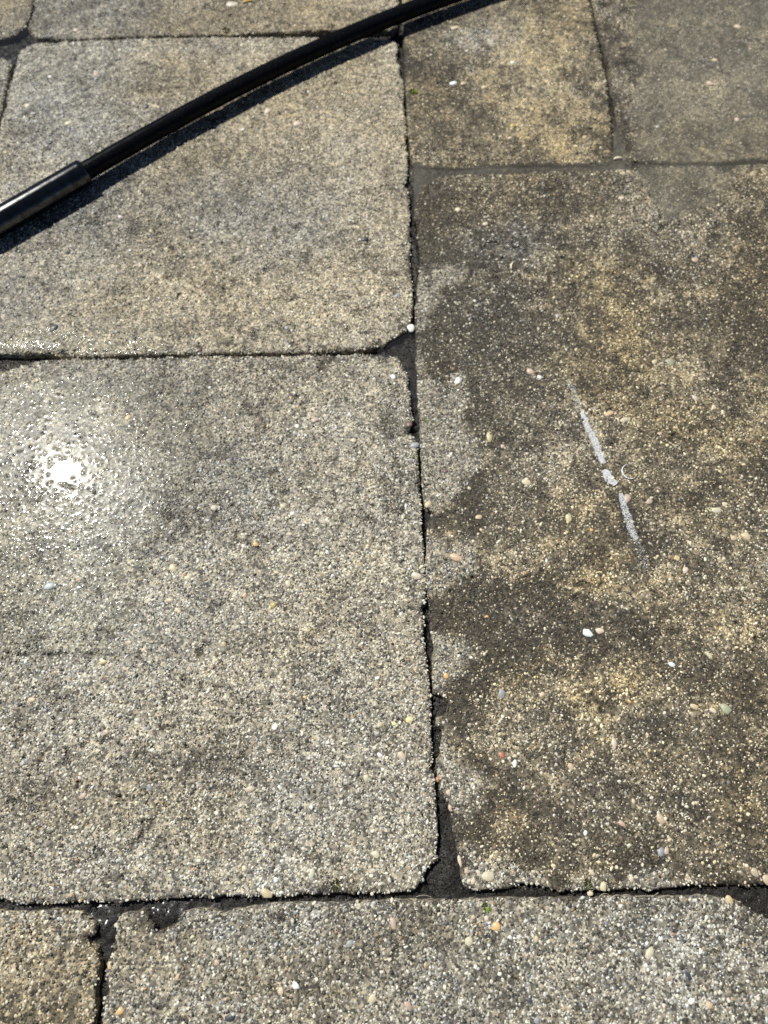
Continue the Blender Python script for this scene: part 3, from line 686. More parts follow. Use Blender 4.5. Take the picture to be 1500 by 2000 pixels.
# x, y, radius (mm), stretch, angle, colour
PEBBLES = [
 (-178.4,183.0,3.9, 1.25, 1.9, CREAM), (-165.0,174.8,3.0, 1.1, 0.5, CREAM), (-148.7,238.2,3.1, 1.1, 1.2, CREAM), (-88.3,240.1,3.1, 1.0, 0.2, CREAM), (-63.2,325.8,3.8, 1.5, 0.4, PINK),
 (-79.8,319.4,2.3, 1.0, 0.4, WHITE), (-81.2,213.9,2.6, 1.2, 0.1, PINK), (-109.7,204.5,2.6, 1.1, 2.6, ORANGE), (-80.7,169.5,3.0, 1.4, 1.9, CREAM), (8.7,372.1,2.9, 1.2, 2.5, WHITE),
 (26.4,427.9,4.5, 1.1, 1.2, WHITE), (69.5,367.5,3.9, 1.2, 1.4, WHITE), (63.2,366.4,1.4, 1.0, 0, CREAM), (95.6,307.3,4.2, 1.7, 1.8, BUFF), (107.6,298.4,2.3, 1.0, 0, PINK),
 (126.3,262.8,4.1, 1.35, 2.9, CREAM), (38.6,241.6,3.6, 1.1, 1.2, BUFF), (61.8,192.1,4.8, 1.6, 2.7, BUFF), (26.7,176.6,4.3, 1.7, 2.7, CREAM), (138.8,377.7,3.9, 1.3, 2.9, PINK),
 (146.5,370.9,2.9, 1.1, 0.4, WHITE), (272.3,388.0,4.4, 1.1, 2.4, GREEN), (257.7,388.6,2.9, 1.4, 0.9, BUFF), (289.8,348.6,3.3, 1.4, 2.2, CREAM), (305.8,339.3,2.8, 1.3, 1.6, CREAM),
 (313.8,333.4,2.4, 1.2, 1.7, CREAM), (221.5,325.8,3.8, 1.6, 0.5, CREAM), (208.1,332.3,3.8, 1.6, 0.5, BUFF), (252.5,312.0,3.3, 1.2, 2.0, PINK), (213.8,247.0,4.1, 1.5, 1.4, PINK),
 (232.8,244.0,3.1, 1.2, 0.2, PINK), (290.7,235.8,4.0, 1.3, 0.1, CREAM), (298.4,241.6,2.7, 1.4, 0.3, CREAM), (311.6,211.5,4.4, 1.2, 2.6, BUFF), (301.2,210.1,3.1, 1.2, 0.1, BUFF),
 (160.3,228.6,3.6, 1.5, 1.8, BUFF), (82.4,229.5,3.1, 1.1, 0.5, BUFF), (254.4,181.1,3.0, 1.2, 1.0, CREAM), (249.5,192.1,2.6, 1.2, 1.2, BUFF), (166.5,127.4,4.2, 1.5, 2.8, WHITE),
 (176.3,129.5,3.4, 1.4, 2.8, CREAM), (262.7,110.3,3.3, 1.5, 2.1, CREAM), (268.6,67.4,4.4, 1.4, 2.3, GREEN), (258.0,66.2,2.8, 1.5, 2.7, CREAM), (243.6,69.3,3.2, 1.7, 2.8, BUFF),
 (231.2,102.1,2.5, 1.5, 2.8, WHITE), (177.4,41.3,3.6, 1.6, 1.6, CREAM), (124.8,78.4,2.4, 1.2, 0.6, BUFF), (93.2,79.2,3.6, 1.4, 1.4, GREY), (99.8,27.1,2.7, 1.8, 1.6, WHITE),
 (90.4,33.0,2.4, 1.2, 2.0, RED), (142.6,24.5,2.7, 1.2, 2.0, BUFF), (205.7,-12.1,3.8, 1.7, 2.0, PINK), (176.3,-15.3,2.7, 1.5, 2.8, PINK), (207.1,-33.2,2.6, 1.7, 1.3, PINK),
 (202.9,-34.2,3.0, 1.5, 1.2, GREY), (148.7,-21.5,1.9, 1.2, 1.5, WHITE), (55.3,-40.3,2.6, 2.6, 1.75, CREAM), (75.2,-50.3,4.4, 1.45, 3.0, CREAM), (68.7,-48.3,2.2, 2.2, 2.2, CREAM),
 (60.2,-47.3,2.2, 1.2, 1.9, PINK), (64.3,-53.6,2.2, 1.2, 1.0, CREAM), (157.9,-56.9,3.0, 1.5, 1.4, CREAM), (150.4,-47.6,2.6, 1.5, 2.6, CREAM), (148.5,-61.5,2.2, 1.5, 0.1, CREAM),
 (247.4,-65.7,3.3, 1.4, 1.9, BUFF), (185.7,-98.3,3.9, 1.4, 1.1, CREAM), (79.0,-82.1,3.6, 1.05, 0.3, ORANGE), (59.7,-90.9,3.2, 1.05, 0.7, CREAM), (72.7,-76.7,1.8, 1.0, 0, CREAM),
 (63.3,-76.3,1.8, 1.1, 0, PINK), (6.5,-79.8,3.3, 1.6, 1.8, PINK), (16.4,-129.4,2.8, 1.5, 2.4, PINK), (107.3,-89.6,2.2, 1.5, 1.5, BUFF), (210.5,-126.5,2.5, 1.4, 0.5, WHITE),
 (222.0,-128.8,2.4, 1.0, 0, BUFF), (210.0,-111.8,2.8, 1.5, 2.6, DARK), (44.2,-80.2,1.8, 1.2, 0, DARK), (99.5,-126.2,2.1, 1.5, 2.4, DARK), (194.5,-89.3,1.8, 1.2, 1.4, WHITE),
 (-84.2,-61.2,4.0, 1.6, 2.5, BUFF), (-52.3,-48.6,3.0, 1.5, 1.4, CREAM), (-101.6,-45.0,2.2, 1.1, 0, CREAM), (-6.4,-35.9,3.4, 1.3, 2.8, CREAM), (-71.3,-47.0,1.5, 1.1, 0, CREAM),
 (-18.3,-69.3,2.2, 1.1, 1.2, CREAM), (-24.1,-92.4,2.9, 1.1, 0.9, GREY), (-61.0,-117.5,2.8, 1.2, 2.6, WHITE), (-71.1,-120.5,2.5, 1.2, 1.8, CREAM), (-8.1,-125.6,3.2, 1.3, 1.0, CREAM),
 (-179.6,-132.4,2.8, 1.3, 0.2, ORANGE), (-104.7,-136.2,3.1, 1.3, 0.4, DARK), (-116.5,-103.9,2.1, 1.1, 0.1, PINK), (-143.0,-112.4,2.1, 1.5, 1.3, BUFF), (-190.7,-105.7,2.5, 2.0, 1.7, BUFF),
 (20.0,59.2,3.2, 1.3, 0.4, (0.66, 0.58, 0.30)), (-3.2,55.7,2.8, 1.1, 1.0, BUFF), (13.7,32.3,3.5, 1.3, 2.3, CREAM), (-84.9,54.2,2.8, 1.2, 1.0, WHITE), (-13.6,16.4,2.7, 1.3, 1.9, CREAM),
 (-101.3,8.8,3.5, 1.6, 0.1, PINK), (-226.5,3.8,2.7, 1.2, 0.7, PINK), (-98.0,12.1,1.9, 1.2, 0, DARK), (-180.6,9.9,1.9, 1.1, 0.6, DARK), (-215.4,50.0,2.8, 1.2, 0.2, PINK),
 (-278.0,74.4,2.8, 1.6, 0.1, BUFF), (-280.1,167.3,4.3, 1.2, 0.6, (0.48, 0.52, 0.55)), (-226.2,104.1,2.9, 1.5, 0.3, BUFF), (-243.7,57.7,2.4, 1.1, 0.3, CREAM), (-62.7,76.4,1.6, 1.1, 0, (0.7, 0.55, 0.25)),
 (-125.4,76.4,2.0, 1.1, 1.5, CREAM), (-170.6,146.7,2.5, 1.1, 0, CREAM), (-116.1,159.3,2.1, 1.3, 1.4, BUFF), (-169.2,145.4,2.1, 1.1, 0, BUFF), (-91.7,151.0,3.0, 1.1, 0.6, (0.42, 0.33, 0.12)),
 (-43.5,42.4,1.6, 1.1, 1.0, WHITE), (-207.3,119.9,2.5, 1.2, 0.4, PINK), (-178.8,155.4,3.4, 1.5, 0.0, PINK), (-236.0,328.5,3.3, 1.3, 0.9, BUFF), (-27.9,304.6,2.8, 1.2, 0.3, CREAM),
 (54.9,273.8,2.3, 1.2, 0, (0.15, 0.08, 0.08)), (79.5,766.2,4.1, 1.2, 0.3, WHITE), (91.3,766.2,3.5, 1.4, 0.2, BUFF), (114.6,760.3,2.9, 1.1, 0.4, CREAM), (86.0,860.5,4.9, 2.0, 0.35, CREAM),
 (150.2,801.0,2.4, 1.2, 0.2, WHITE), (424.3,862.3,4.3, 1.2, 2.8, CREAM), (375.1,765.3,4.1, 1.2, 2.7, CREAM), (386.6,804.5,3.6, 1.2, 2.7, BUFF), (332.2,822.0,2.4, 1.2, 2.7, CREAM),
 (395.2,708.2,3.4, 1.1, 0.7, CREAM), (304.8,698.0,2.3, 1.1, 0.7, WHITE), (77.5,577.0,3.2, 1.1, 0.7, CREAM), (105.6,558.3,3.2, 1.1, 0.7, CREAM), (316.6,510.7,4.2, 1.1, 0.6, PINK),
 (315.1,510.7,2.1, 1.1, 0.6, PINK), (251.3,593.2,3.3, 1.2, 0.5, CREAM), (222.1,681.6,2.8, 1.1, 0.5, BUFF), (142.8,699.5,2.3, 1.1, 0.5, (0.6, 0.45, 0.1)), (-97.2,701.9,4.6, 1.1, 0.7, CREAM),
 (-131.0,721.8,4.6, 1.1, 0.7, CREAM), (-352.6,703.5,4.0, 1.1, 0.6, CREAM), (-404.0,730.7,3.5, 1.2, 0.6, CREAM), (-369.3,856.9,3.7, 1.2, 2.8, CREAM), (-334.0,781.3,3.0, 1.2, 2.8, BUFF),
 (-386.6,777.1,2.4, 1.2, 2.8, WHITE), (-343.1,756.2,2.9, 1.6, 0.3, DARK), (-369.1,673.9,3.4, 1.2, 0, DARK), (-269.3,729.1,4.1, 1.2, 0.2, DARK), (-20.1,537.9,3.7, 1.3, 0.7, DARK),
 (-321.5,427.3,4.5, 1.3, 0.7, DARK), (13.2,465.9,3.1, 1.3, 0.7, GREY), (-94.7,427.9,2.5, 1.2, 0.7, GREY), (-184.7,904.1,8.1, 1.6, 0.1, CREAM), (-177.1,402.5,3.4, 1.3, 0.2, (0.10, 0.06, 0.06)),
 (179.2,217.6,1.8, 1.1, 0, ORANGE), (249.1,192.1,2.6, 1.1, 0.6, ORANGE), (84.4,141.1,1.7, 1.1, 0, ORANGE), (49.5,93.2,2.5, 1.2, 1.9, ORANGE), (40.8,15.7,1.9, 1.5, 1.7, RED),
 (24.4,285.0,2.3, 1.2, 0, GREY), (27.9,299.4,3.7, 1.3, 0.3, GREY), (23.0,321.0,2.8, 1.2, 0.4, (0.20, 0.12, 0.11)), (8.0,56.5,2.0, 1.2, 0, (0.68, 0.6, 0.3)), (48.6,7.0,2.3, 1.4, 1.6, CREAM),
 (49.8,-4.4,2.3, 1.6, 2.0, PINK), (187.1,0.2,1.9, 1.1, 2.0, CREAM), (269.2,-48.0,3.3, 1.2, 2.0, PINK), (276.9,-52.3,3.7, 1.2, 2.0, PINK), (178.8,-52.0,2.2, 1.0, 2.0, CREAM),
]
def slab_at(x, y):
    xa = np.array([x], np.float32); ya = np.array([y], np.float32)
    best = (None, -1e9)
    for k in sorted(FINE):
        dd = float(sdf(SLABS[k], xa, ya)[0])
        if dd > best[1]:
            best = (k, dd)
    return best
for i in range(35):          # the plainer ones between
    while True:
        x = random.uniform(-470, 470); y = random.uniform(-140, 900)
        if abs(x) < half_width(y) - 30:
            k, dd = slab_at(x, y)
            if dd > 5:
                break
    col = random.choice([CREAM, CREAM, BUFF, PINK, PINK, GREY, WHITE, (0.38, 0.36, 0.33)])
    col = tuple(c * (0.6 if k in 'CDE' else 0.85) for c in col)
    PEBBLES.append((x, y, random.uniform(1.7, 2.7), random.uniform(1.0, 1.6), random.uniform(0, 3.1), col))
for i, (x, y, r, st, ang, col) in enumerate(PEBBLES):
    k, dd = slab_at(x, y)
    xa = np.array([x], np.float32); ya = np.array([y], np.float32)
    z = float(top_z(xa, ya, np.array([max(dd, 0.5)], np.float32))[0])
    o = link('pebble', PEB[i % len(PEB)], parent=slab_obj[k])
    r *= 0.92
    o.location = (x / 1000, y / 1000, (z + 0.12) / 1000)
    o.scale = (r * st ** 0.5 / 1000, r / st ** 0.5 / 1000, r * 0.40 / 1000)
    o.rotation_euler = (random.uniform(-0.12, 0.12), random.uniform(-0.12, 0.12), ang)
    o.color = (*[c * random.uniform(0.94, 1.06) for c in col], 1)

# ------------------------------------------------------------------ water lying on the patio
FILM_B = [(-390.7,367.0), (-335.2,380.0), (-287.5,385.7), (-238.8,385.7), (-202.6,367.0), (-151.7,336.6), (-152.7,294.2), (-169.5,253.8), (-189.9,215.3), (-198.1,174.0), 
    (-203.8,134.6), (-226.8,105.4), (-272.0,104.6), (-333.1,101.3)]
FILM_A = [(-403.9,427.9), (-343.2,423.1), (-296.5,411.3), (-251.7,408.9), (-227.8,414.8), (-206.1,398.4), (-250.2,397.8), (-275.9,396.1), (-315.5,398.4), (-341.9,397.8), 
    (-368.0,398.4), (-397.2,397.2)]
def water_film(name, poly, level, pts, res=0.5, tilt=0.0, on=None, **props):
    P = np.array(poly); lo = P.min(0) - 6; hi = P.max(0) + 6
    lo[0] = max(lo[0], -half_width(hi[1]))
    axx = np.arange(lo[0], hi[0], res); axy = np.arange(lo[1], hi[1], res)
    gx, gy = np.meshgrid(axx, axy)
    s = sdf(poly, gx.ravel(), gy.ravel()).reshape(gx.shape) + (fbm(gx, gy, 30.0, 3, 2) - 0.5) * 22
    s = np.where(sdf(SLABS[on], gx.ravel(), gy.ravel()).reshape(gx.shape) > 1.2, s, -20.0)
    z = level + (fbm(gx, gy, 60.0, 9, 2) - 0.5) * 0.06
    z = z - 1.7 * (1 - smooth(-5, 14, s)) + tilt * (gy - lo[1] - 6)
    for (px, py, amp, lam) in pts:
        i = int((px - lo[0]) / res); j = int((py - lo[1]) / res); w = int(5 * lam / res) + 1
        i0, i1, j0, j1 = max(i - w, 0), min(i + w + 1, len(axx)), max(j - w, 0), min(j + w + 1, len(axy))
        if i0 >= i1 or j0 >= j1:
            continue
        q = np.sqrt((gx[j0:j1, i0:i1] - px) ** 2 + (gy[j0:j1, i0:i1] - py) ** 2 + 0.15)
        z[j0:j1, i0:i1] += amp * np.exp(-q / lam)
    F = grid_faces(len(axx), len(axy))
    F = F[s.ravel()[F].min(1) > -5]
    V = np.stack([gx.ravel(), gy.ravel(), z.ravel()], 1) / 1000
    used = np.unique(F); remap = np.full(len(V), -1, np.int32); remap[used] = np.arange(len(used))
    me = mesh_np(name, V[used], remap[F])
    return link(name, me, M_FILM, **props)

CORE = (-285.7,272.8)
def scatter(poly, n, dens):
    P = np.array(poly); lo = P.min(0); hi = P.max(0); out = []
    while len(out) < n:
        x = random.uniform(lo[0], hi[0]); y = random.uniform(lo[1], hi[1])
        if random.random() < dens(x, y) and math.hypot((x - CORE[0]) / 17.0, (y - CORE[1]) / 11.0) > random.uniform(0.6, 1.0):
            out.append((x, y, random.uniform(0.15, 0.65), random.uniform(0.38, 0.75)))
    return out
JY = (-366.9,392.6)[1]; GX, GY = (-285.9,273.8); LX, LY = (-310.1,196.7)
def dens_b(x, y):
    return min(1.0, 0.16 + 0.75 * math.exp(-((y - JY) / 10.0) ** 2) + 0.40 * math.exp(-((x - GX) / 60.0) ** 2 - ((y - GY + 20) / 50.0) ** 2) + 0.85 * math.exp(-((x - LX) / 50.0) ** 2 - ((y - LY) / 45.0) ** 2))
water_film('water_film', FILM_B, 1.05, scatter(FILM_B, 2400, dens_b), on='B', kind='structure', label='thin film of water glittering in the sun on the left slab')
water_film('water_film', FILM_A, 1.15, scatter(FILM_A, 1500, lambda x, y: 1.0), tilt=0.06, on='A', kind='structure', label='narrow strip of glittering water along the edge of the beige slab')

def sheet(name, poly, z, mat, label, wet_edge=8.0, step=2.5):
    P = np.array(poly); lo = P.min(0) - 2; hi = P.max(0) + 2
    axx = np.arange(lo[0], hi[0] + step, step); axy = np.arange(lo[1], hi[1] + step, step)
    gx, gy = np.meshgrid(axx, axy); gx = gx.ravel(); gy = gy.ravel()
    s = sdf(poly, gx, gy) + (fbm(gx, gy, 12.0, 4, 2) - 0.5) * min(3.0, wet_edge)
    F = grid_faces(len(axx), len(axy)); F = F[s[F].min(1) > 0]
    V = np.stack([gx, gy, np.full(len(gx), z)], 1) / 1000
    used = np.unique(F); remap = np.full(len(V), -1, np.int32); remap[used] = np.arange(len(used))
    me = mesh_np(name, V[used], remap[F])
    set_col(me, np.full((len(used), 3), 0.5), smooth(0, wet_edge, s[used]))
    return link(name, me, mat, kind='structure', label=label)
sheet('puddle', [(-7.4,416.0), (19.9,427.9), (32.4,427.9), (36.0,358.6), (34.1,336.6), (21.8,336.6), (14.6,381.1), (-7.3,389.7)], -3.0, M_PUDDLE, 'dark still puddle in the broken corner between the two pale slabs', 1.0, 1.5)
sheet('puddle', [(-494.7,846.9), (-443.2,865.1), (-416.4,869.7), (-401.5,838.0), (-413.3,802.8), (-436.2,797.6), (-484.0,797.6)], -0.9, M_PUDDLE, 'dark bluish puddle where four slabs meet at the top left', 1.0, 1.5)
sheet('puddle', [(312.9,970.3), (289.9,802.8), (278.7,703.5), (269.4,623.6), (293.1,556.2), (351.3,584.0), (393.3,634.6), (472.9,643.5), (547.2,970.3)], 1.0, M_MURKY_VEIL, 'broad murky puddle with a painted sky veil over the grey brown slab at the top right', 6.0)  # pale tone and edge paint the sky mirrored in the water
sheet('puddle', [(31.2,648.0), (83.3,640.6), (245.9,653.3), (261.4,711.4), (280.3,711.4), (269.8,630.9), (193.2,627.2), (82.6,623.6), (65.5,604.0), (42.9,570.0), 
    (29.9,563.1)], -0.6, M_MURKY_VEIL, 'murky water lying along the joint below the narrow slab', 3.0, 1.5)

# ------------------------------------------------------------------ black hose with its thicker sleeve
def rubber_mat(name, gloss, rough, scuff):
    """black rubber with a soft wet sheen, broken by fine scuffs and specks of grit"""
    m, N, L, out = new_mat(name)
    df = N.new('ShaderNodeBsdfDiffuse'); gl = N.new('ShaderNodeBsdfGlossy'); gl.distribution = 'BECKMANN'
    mx = N.new('ShaderNodeMixShader'); tc = N.new('ShaderNodeTexCoord')
    n1 = N.new('ShaderNodeTexNoise'); n1.inputs['Scale'].default_value = 700.0; n1.inputs['Detail'].default_value = 4.0
    n2 = N.new('ShaderNodeTexNoise'); n2.inputs['Scale'].default_value = 120.0; n2.inputs['Detail'].default_value = 3.0
    cr = N.new('ShaderNodeValToRGB')
    cr.color_ramp.elements[0].position = 0.60; cr.color_ramp.elements[0].color = (0.0045, 0.005, 0.0065, 1)
    cr.color_ramp.elements[1].position = 0.80; cr.color_ramp.elements[1].color = (scuff, scuff, scuff, 1)
    mr = N.new('ShaderNodeMapRange'); mr.inputs['From Min'].default_value = 0.35; mr.inputs['From Max'].default_value = 0.65
    mr.inputs['To Min'].default_value = gloss * 0.55; mr.inputs['To Max'].default_value = gloss * 1.3
    gl.inputs['Roughness'].default_value = rough
    bp = N.new('ShaderNodeBump'); bp.inputs['Strength'].default_value = 0.08; bp.inputs['Distance'].default_value = 0.0005
    for n in (n1, n2):
        L.new(tc.outputs['Object'], n.inputs['Vector'])
    L.new(n1.outputs['Fac'], cr.inputs['Fac']); L.new(cr.outputs['Color'], df.inputs['Color'])
    L.new(n2.outputs['Fac'], mr.inputs['Value']); L.new(mr.outputs[0], mx.inputs['Fac'])
    L.new(n1.outputs['Fac'], bp.inputs['Height']); L.new(bp.outputs['Normal'], gl.inputs['Normal'])
    L.new(df.outputs[0], mx.inputs[1]); L.new(gl.outputs[0], mx.inputs[2]); L.new(mx.outputs[0], out.inputs['Surface'])
    return m
M_RUBBER = rubber_mat('black_rubber', 0.008, 0.36, 0.045)
M_SLEEVE = rubber_mat('wet_black_sleeve', 0.085, 0.30, 0.02)
def sweep(path, radii, segs=28, bulge=0.0):
    P = np.array(path, float); n = len(P)
    T = np.gradient(P, axis=0); T /= np.linalg.norm(T, axis=1)[:, None]
    up = np.array([0, 0, 1.0]); V = []
    for i in range(n):
        s = np.cross(T[i], up); s /= np.linalg.norm(s); u = np.cross(s, T[i])
        for k in range(segs):
            a = 6.28318 * k / segs
            V.append(P[i] + radii[i] * (math.cos(a) * s + math.sin(a) * u))
    F = []
    for i in range(n - 1):
        for k in range(segs):
            a = i * segs + k; b = i * segs + (k + 1) % segs
            F.append((a, b, b + segs, a + segs))
    return np.array(V), np.array(F)
def spline(pts, n):
    P = np.array(pts, float)
    t = np.concatenate([[0], np.cumsum(np.linalg.norm(np.diff(P, axis=0), axis=1))]); t /= t[-1]
    co = [np.polyfit(t, P[:, c], min(5, len(P) - 1)) for c in range(2)]
    u = np.linspace(0, 1, n)
    return np.stack([np.polyval(co[0], u), np.polyval(co[1], u)], 1)
CENTRE = [(-503.5,462.0), (-469.5,485.7), (-430.8,515.8), (-391.3,548.8), (-355.2,580.3), (-315.7,615.7), (-293.1,635.3), (-274.5,650.9), (-249.4,670.4), (-198.1,713.9), (-155.3,749.3), (-111.0,782.6), (-65.1,812.5), (-18.0,840.6), (30.4,869.5), (79.9,897.2), (130.6,923.7), (195.2,952.7), (260.8,976.5)]
line = spline(CENTRE, 220)
# beyond the view the hose runs on, bending gently away at both ends
step = line[-1] - line[-2]; heading = math.atan2(step[1], step[0]); reach = float(np.linalg.norm(step)); more = []
p = line[-1].copy()
for q in range(150):
    heading -= 0.004; p = p + reach * np.array([math.cos(heading), math.sin(heading)]); more.append(p)
step = line[0] - line[1]; heading = math.atan2(step[1], step[0]); back = []
p = line[0].copy()
for q in range(120):
    heading += 0.004; p = p + reach * np.array([math.cos(heading), math.sin(heading)]); back.append(p)
line = np.vstack([back[::-1], line, more])
ends = np.array([(-316.6,615.0)])[0]
i_end = int(np.argmin(np.linalg.norm(line - ends, axis=1)))
zt = np.interp(np.arange(len(line)), [0, max(0, i_end - 90), i_end, len(line)], [12.0, 13.4, 14.0, 13.9])
tube_path = np.column_stack([line, zt])
V, F = sweep(tube_path[max(0, i_end - 6):], np.full(len(line) - max(0, i_end - 6), 9.2))
hose = link('hose', None, label='black rubber hose with a thick glossy sleeve lying across the pale slab', category='hose')
hose.location = (line[i_end][0] / 1000, line[i_end][1] / 1000, 0)
def hose_part(name, V, F, mat):
    o = link(name, mesh_np(name, (V - np.array([line[i_end][0], line[i_end][1], 0])) / 1000, F), mat, parent=hose)
    return o
hose_part('tube', V, F, M_RUBBER)
i_start = max(0, i_end - 90)
V0, F0 = sweep(tube_path[:i_start + 4], np.full(i_start + 4, 9.2))
hose_part('tube', V0, F0, M_RUBBER)
sp = tube_path[i_start:i_end + 1].copy(); m = len(sp)
rad = np.full(m, 13.0); rad[0] = 9.1; rad[1] = 12.0
# the sleeve's lip rounds over and closes on to the tube
lip_dir = sp[-1] - sp[-2]; lip_dir /= np.linalg.norm(lip_dir)
extra = [sp[-1] + lip_dir * q for q in (0.6, 1.2, 1.7, 2.0, 2.05)]
sp = np.vstack([sp, extra]); rad = np.concatenate([rad, [12.8, 12.3, 11.4, 10.3, 9.1]])
V, F = sweep(sp, rad, 32)
hose_part('sleeve', V, F, M_SLEEVE)
# water beads on the upper side
dv, dfc = [], []
for q in range(150):
    i = random.randrange(130, len(line) - 170)
    rr = 13.0 if i_start < i <= i_end else 9.2
    t = line[i + 1] - line[i]; t /= np.linalg.norm(t); side = np.array([t[1], -t[0]])
    a = random.gauss(1.75, 0.45); br = random.uniform(0.25, 0.75)
    c = np.array([*(line[i] + t * random.uniform(0, 3) + side * math.cos(a) * rr), zt[i] + math.sin(a) * rr])
    base = len(dv)
    for la in (-0.7, 0.0, 0.7):
        for k in range(6):
            dv.append(c + br * np.array([math.cos(k * 1.047) * math.cos(la), math.sin(k * 1.047) * math.cos(la), math.sin(la)]))
    dv.append(c + np.array([0, 0, br]))
    for ring in range(2):
        for k in range(6):
            a0 = base + ring * 6 + k; a1 = base + ring * 6 + (k + 1) % 6
            dfc += [(a0, a1, a1 + 6), (a0, a1 + 6, a0 + 6)]
    for k in range(6):
        dfc.append((base + 12 + k, base + 12 + (k + 1) % 6, base + 18))
M_BEAD = water_mat('water_bead', rough=0.08)
o = hose_part('water_beads', np.array(dv), np.array(dfc), M_BEAD); o['kind'] = 'stuff'

# ------------------------------------------------------------------ painted sky reflection streak and bubble on the brown slab
def reflection_mat():
    m, N, L, out = new_mat('reflection')
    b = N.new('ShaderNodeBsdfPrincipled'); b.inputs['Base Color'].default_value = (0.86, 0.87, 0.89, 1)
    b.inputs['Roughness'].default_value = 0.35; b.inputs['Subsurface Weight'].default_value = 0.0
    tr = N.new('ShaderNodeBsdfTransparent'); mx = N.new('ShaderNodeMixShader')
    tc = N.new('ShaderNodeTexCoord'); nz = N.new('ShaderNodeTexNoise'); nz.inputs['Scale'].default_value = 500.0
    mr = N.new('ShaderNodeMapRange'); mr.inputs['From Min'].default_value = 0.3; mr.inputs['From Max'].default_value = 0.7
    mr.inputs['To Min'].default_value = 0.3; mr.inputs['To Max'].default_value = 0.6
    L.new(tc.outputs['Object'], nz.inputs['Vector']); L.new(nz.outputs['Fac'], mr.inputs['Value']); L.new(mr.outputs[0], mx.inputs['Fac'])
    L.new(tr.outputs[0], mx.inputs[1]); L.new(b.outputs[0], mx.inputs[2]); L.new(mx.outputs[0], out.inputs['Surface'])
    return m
M_REFLECTION = reflection_mat()  # white beads stand in for sky reflected in stirred water
reflection = link('sky_reflection_streak', None, label='painted white sky reflection broken into dashes on the large brown slab', category='reflection')
REFLECTION_O = (197.1,277.8)
reflection.location = (REFLECTION_O[0] / 1000, REFLECTION_O[1] / 1000, 0)
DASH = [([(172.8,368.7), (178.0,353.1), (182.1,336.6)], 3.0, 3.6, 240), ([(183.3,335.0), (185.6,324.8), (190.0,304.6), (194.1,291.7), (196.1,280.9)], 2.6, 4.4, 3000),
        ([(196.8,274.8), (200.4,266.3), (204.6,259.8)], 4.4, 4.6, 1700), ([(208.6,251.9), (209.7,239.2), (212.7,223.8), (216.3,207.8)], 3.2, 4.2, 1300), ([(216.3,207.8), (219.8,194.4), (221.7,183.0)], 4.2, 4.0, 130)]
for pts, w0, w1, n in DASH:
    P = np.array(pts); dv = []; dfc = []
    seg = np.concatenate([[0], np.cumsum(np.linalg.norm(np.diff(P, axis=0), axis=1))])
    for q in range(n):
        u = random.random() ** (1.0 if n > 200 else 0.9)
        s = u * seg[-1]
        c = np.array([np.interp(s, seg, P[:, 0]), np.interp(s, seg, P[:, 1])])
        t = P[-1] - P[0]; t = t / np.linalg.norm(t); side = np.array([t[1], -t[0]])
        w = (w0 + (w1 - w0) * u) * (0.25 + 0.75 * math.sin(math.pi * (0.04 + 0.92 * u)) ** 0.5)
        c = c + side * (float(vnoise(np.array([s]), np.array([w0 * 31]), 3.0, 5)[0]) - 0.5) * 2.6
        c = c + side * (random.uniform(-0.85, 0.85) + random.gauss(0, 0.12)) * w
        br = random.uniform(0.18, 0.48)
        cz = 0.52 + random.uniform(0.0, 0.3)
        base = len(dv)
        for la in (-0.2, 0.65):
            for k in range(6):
                dv.append((c[0] - REFLECTION_O[0] + br * math.cos(k * 1.047 + q) * math.cos(la), c[1] - REFLECTION_O[1] + br * math.sin(k * 1.047 + q) * math.cos(la), cz + br * 0.7 * math.sin(la)))
        dv.append((c[0] - REFLECTION_O[0], c[1] - REFLECTION_O[1], cz + br * 0.7))
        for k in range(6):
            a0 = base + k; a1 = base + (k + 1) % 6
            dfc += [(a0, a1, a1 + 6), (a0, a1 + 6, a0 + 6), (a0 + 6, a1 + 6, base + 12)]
    link('reflection_dash', mesh_np('reflection_dash', np.array(dv) / 1000, np.array(dfc)), M_REFLECTION, parent=reflection)

def bubble_mat():
    m, N, L, out = new_mat('soap_bubble')
    tr = N.new('ShaderNodeBsdfTransparent'); gl = N.new('ShaderNodeBsdfGlossy'); gl.inputs['Roughness'].default_value = 0.08
    df = N.new('ShaderNodeBsdfDiffuse'); df.inputs['Color'].default_value = (0.75, 0.77, 0.8, 1)
    lw = N.new('ShaderNodeLayerWeight'); lw.inputs['Blend'].default_value = 0.12
    m1 = N.new('ShaderNodeMixShader'); m2 = N.new('ShaderNodeMixShader'); m2.inputs['Fac'].default_value = 0.25
    L.new(gl.outputs[0], m2.inputs[1]); L.new(df.outputs[0], m2.inputs[2])
    L.new(lw.outputs['Fresnel'], m1.inputs['Fac']); L.new(tr.outputs[0], m1.inputs[1]); L.new(m2.outputs[0], m1.inputs[2])
    L.new(m1.outputs[0], out.inputs['Surface'])
    return m
br = 7.2; V = []; F = []
for i in range(11):
    la = i / 10 * 1.5
    for k in range(36):
        V.append((br * math.cos(la) * math.cos(k * 6.28318 / 36), br * math.cos(la) * math.sin(k * 6.28318 / 36), br * 0.5 * math.sin(la)))
for i in range(10):
    for k in range(36):
        a = i * 36 + k; b = i * 36 + (k + 1) % 36
        F.append((a, b, b + 36, a + 36))
bubble = link('bubble', None, label='clear round water bubble beside the painted sky reflection', category='bubble')
bubble.location = ((219.4,272.8)[0] / 1000, (219.4,272.8)[1] / 1000, 0.0006)
link('dome', mesh_np('dome', np.array(V) / 1000, np.array(F)), bubble_mat(), parent=bubble)
arc = np.linspace(1.75, 5.2, 40)
ring = np.column_stack([br * np.cos(arc), br * np.sin(arc), np.full(40, 0.75)])
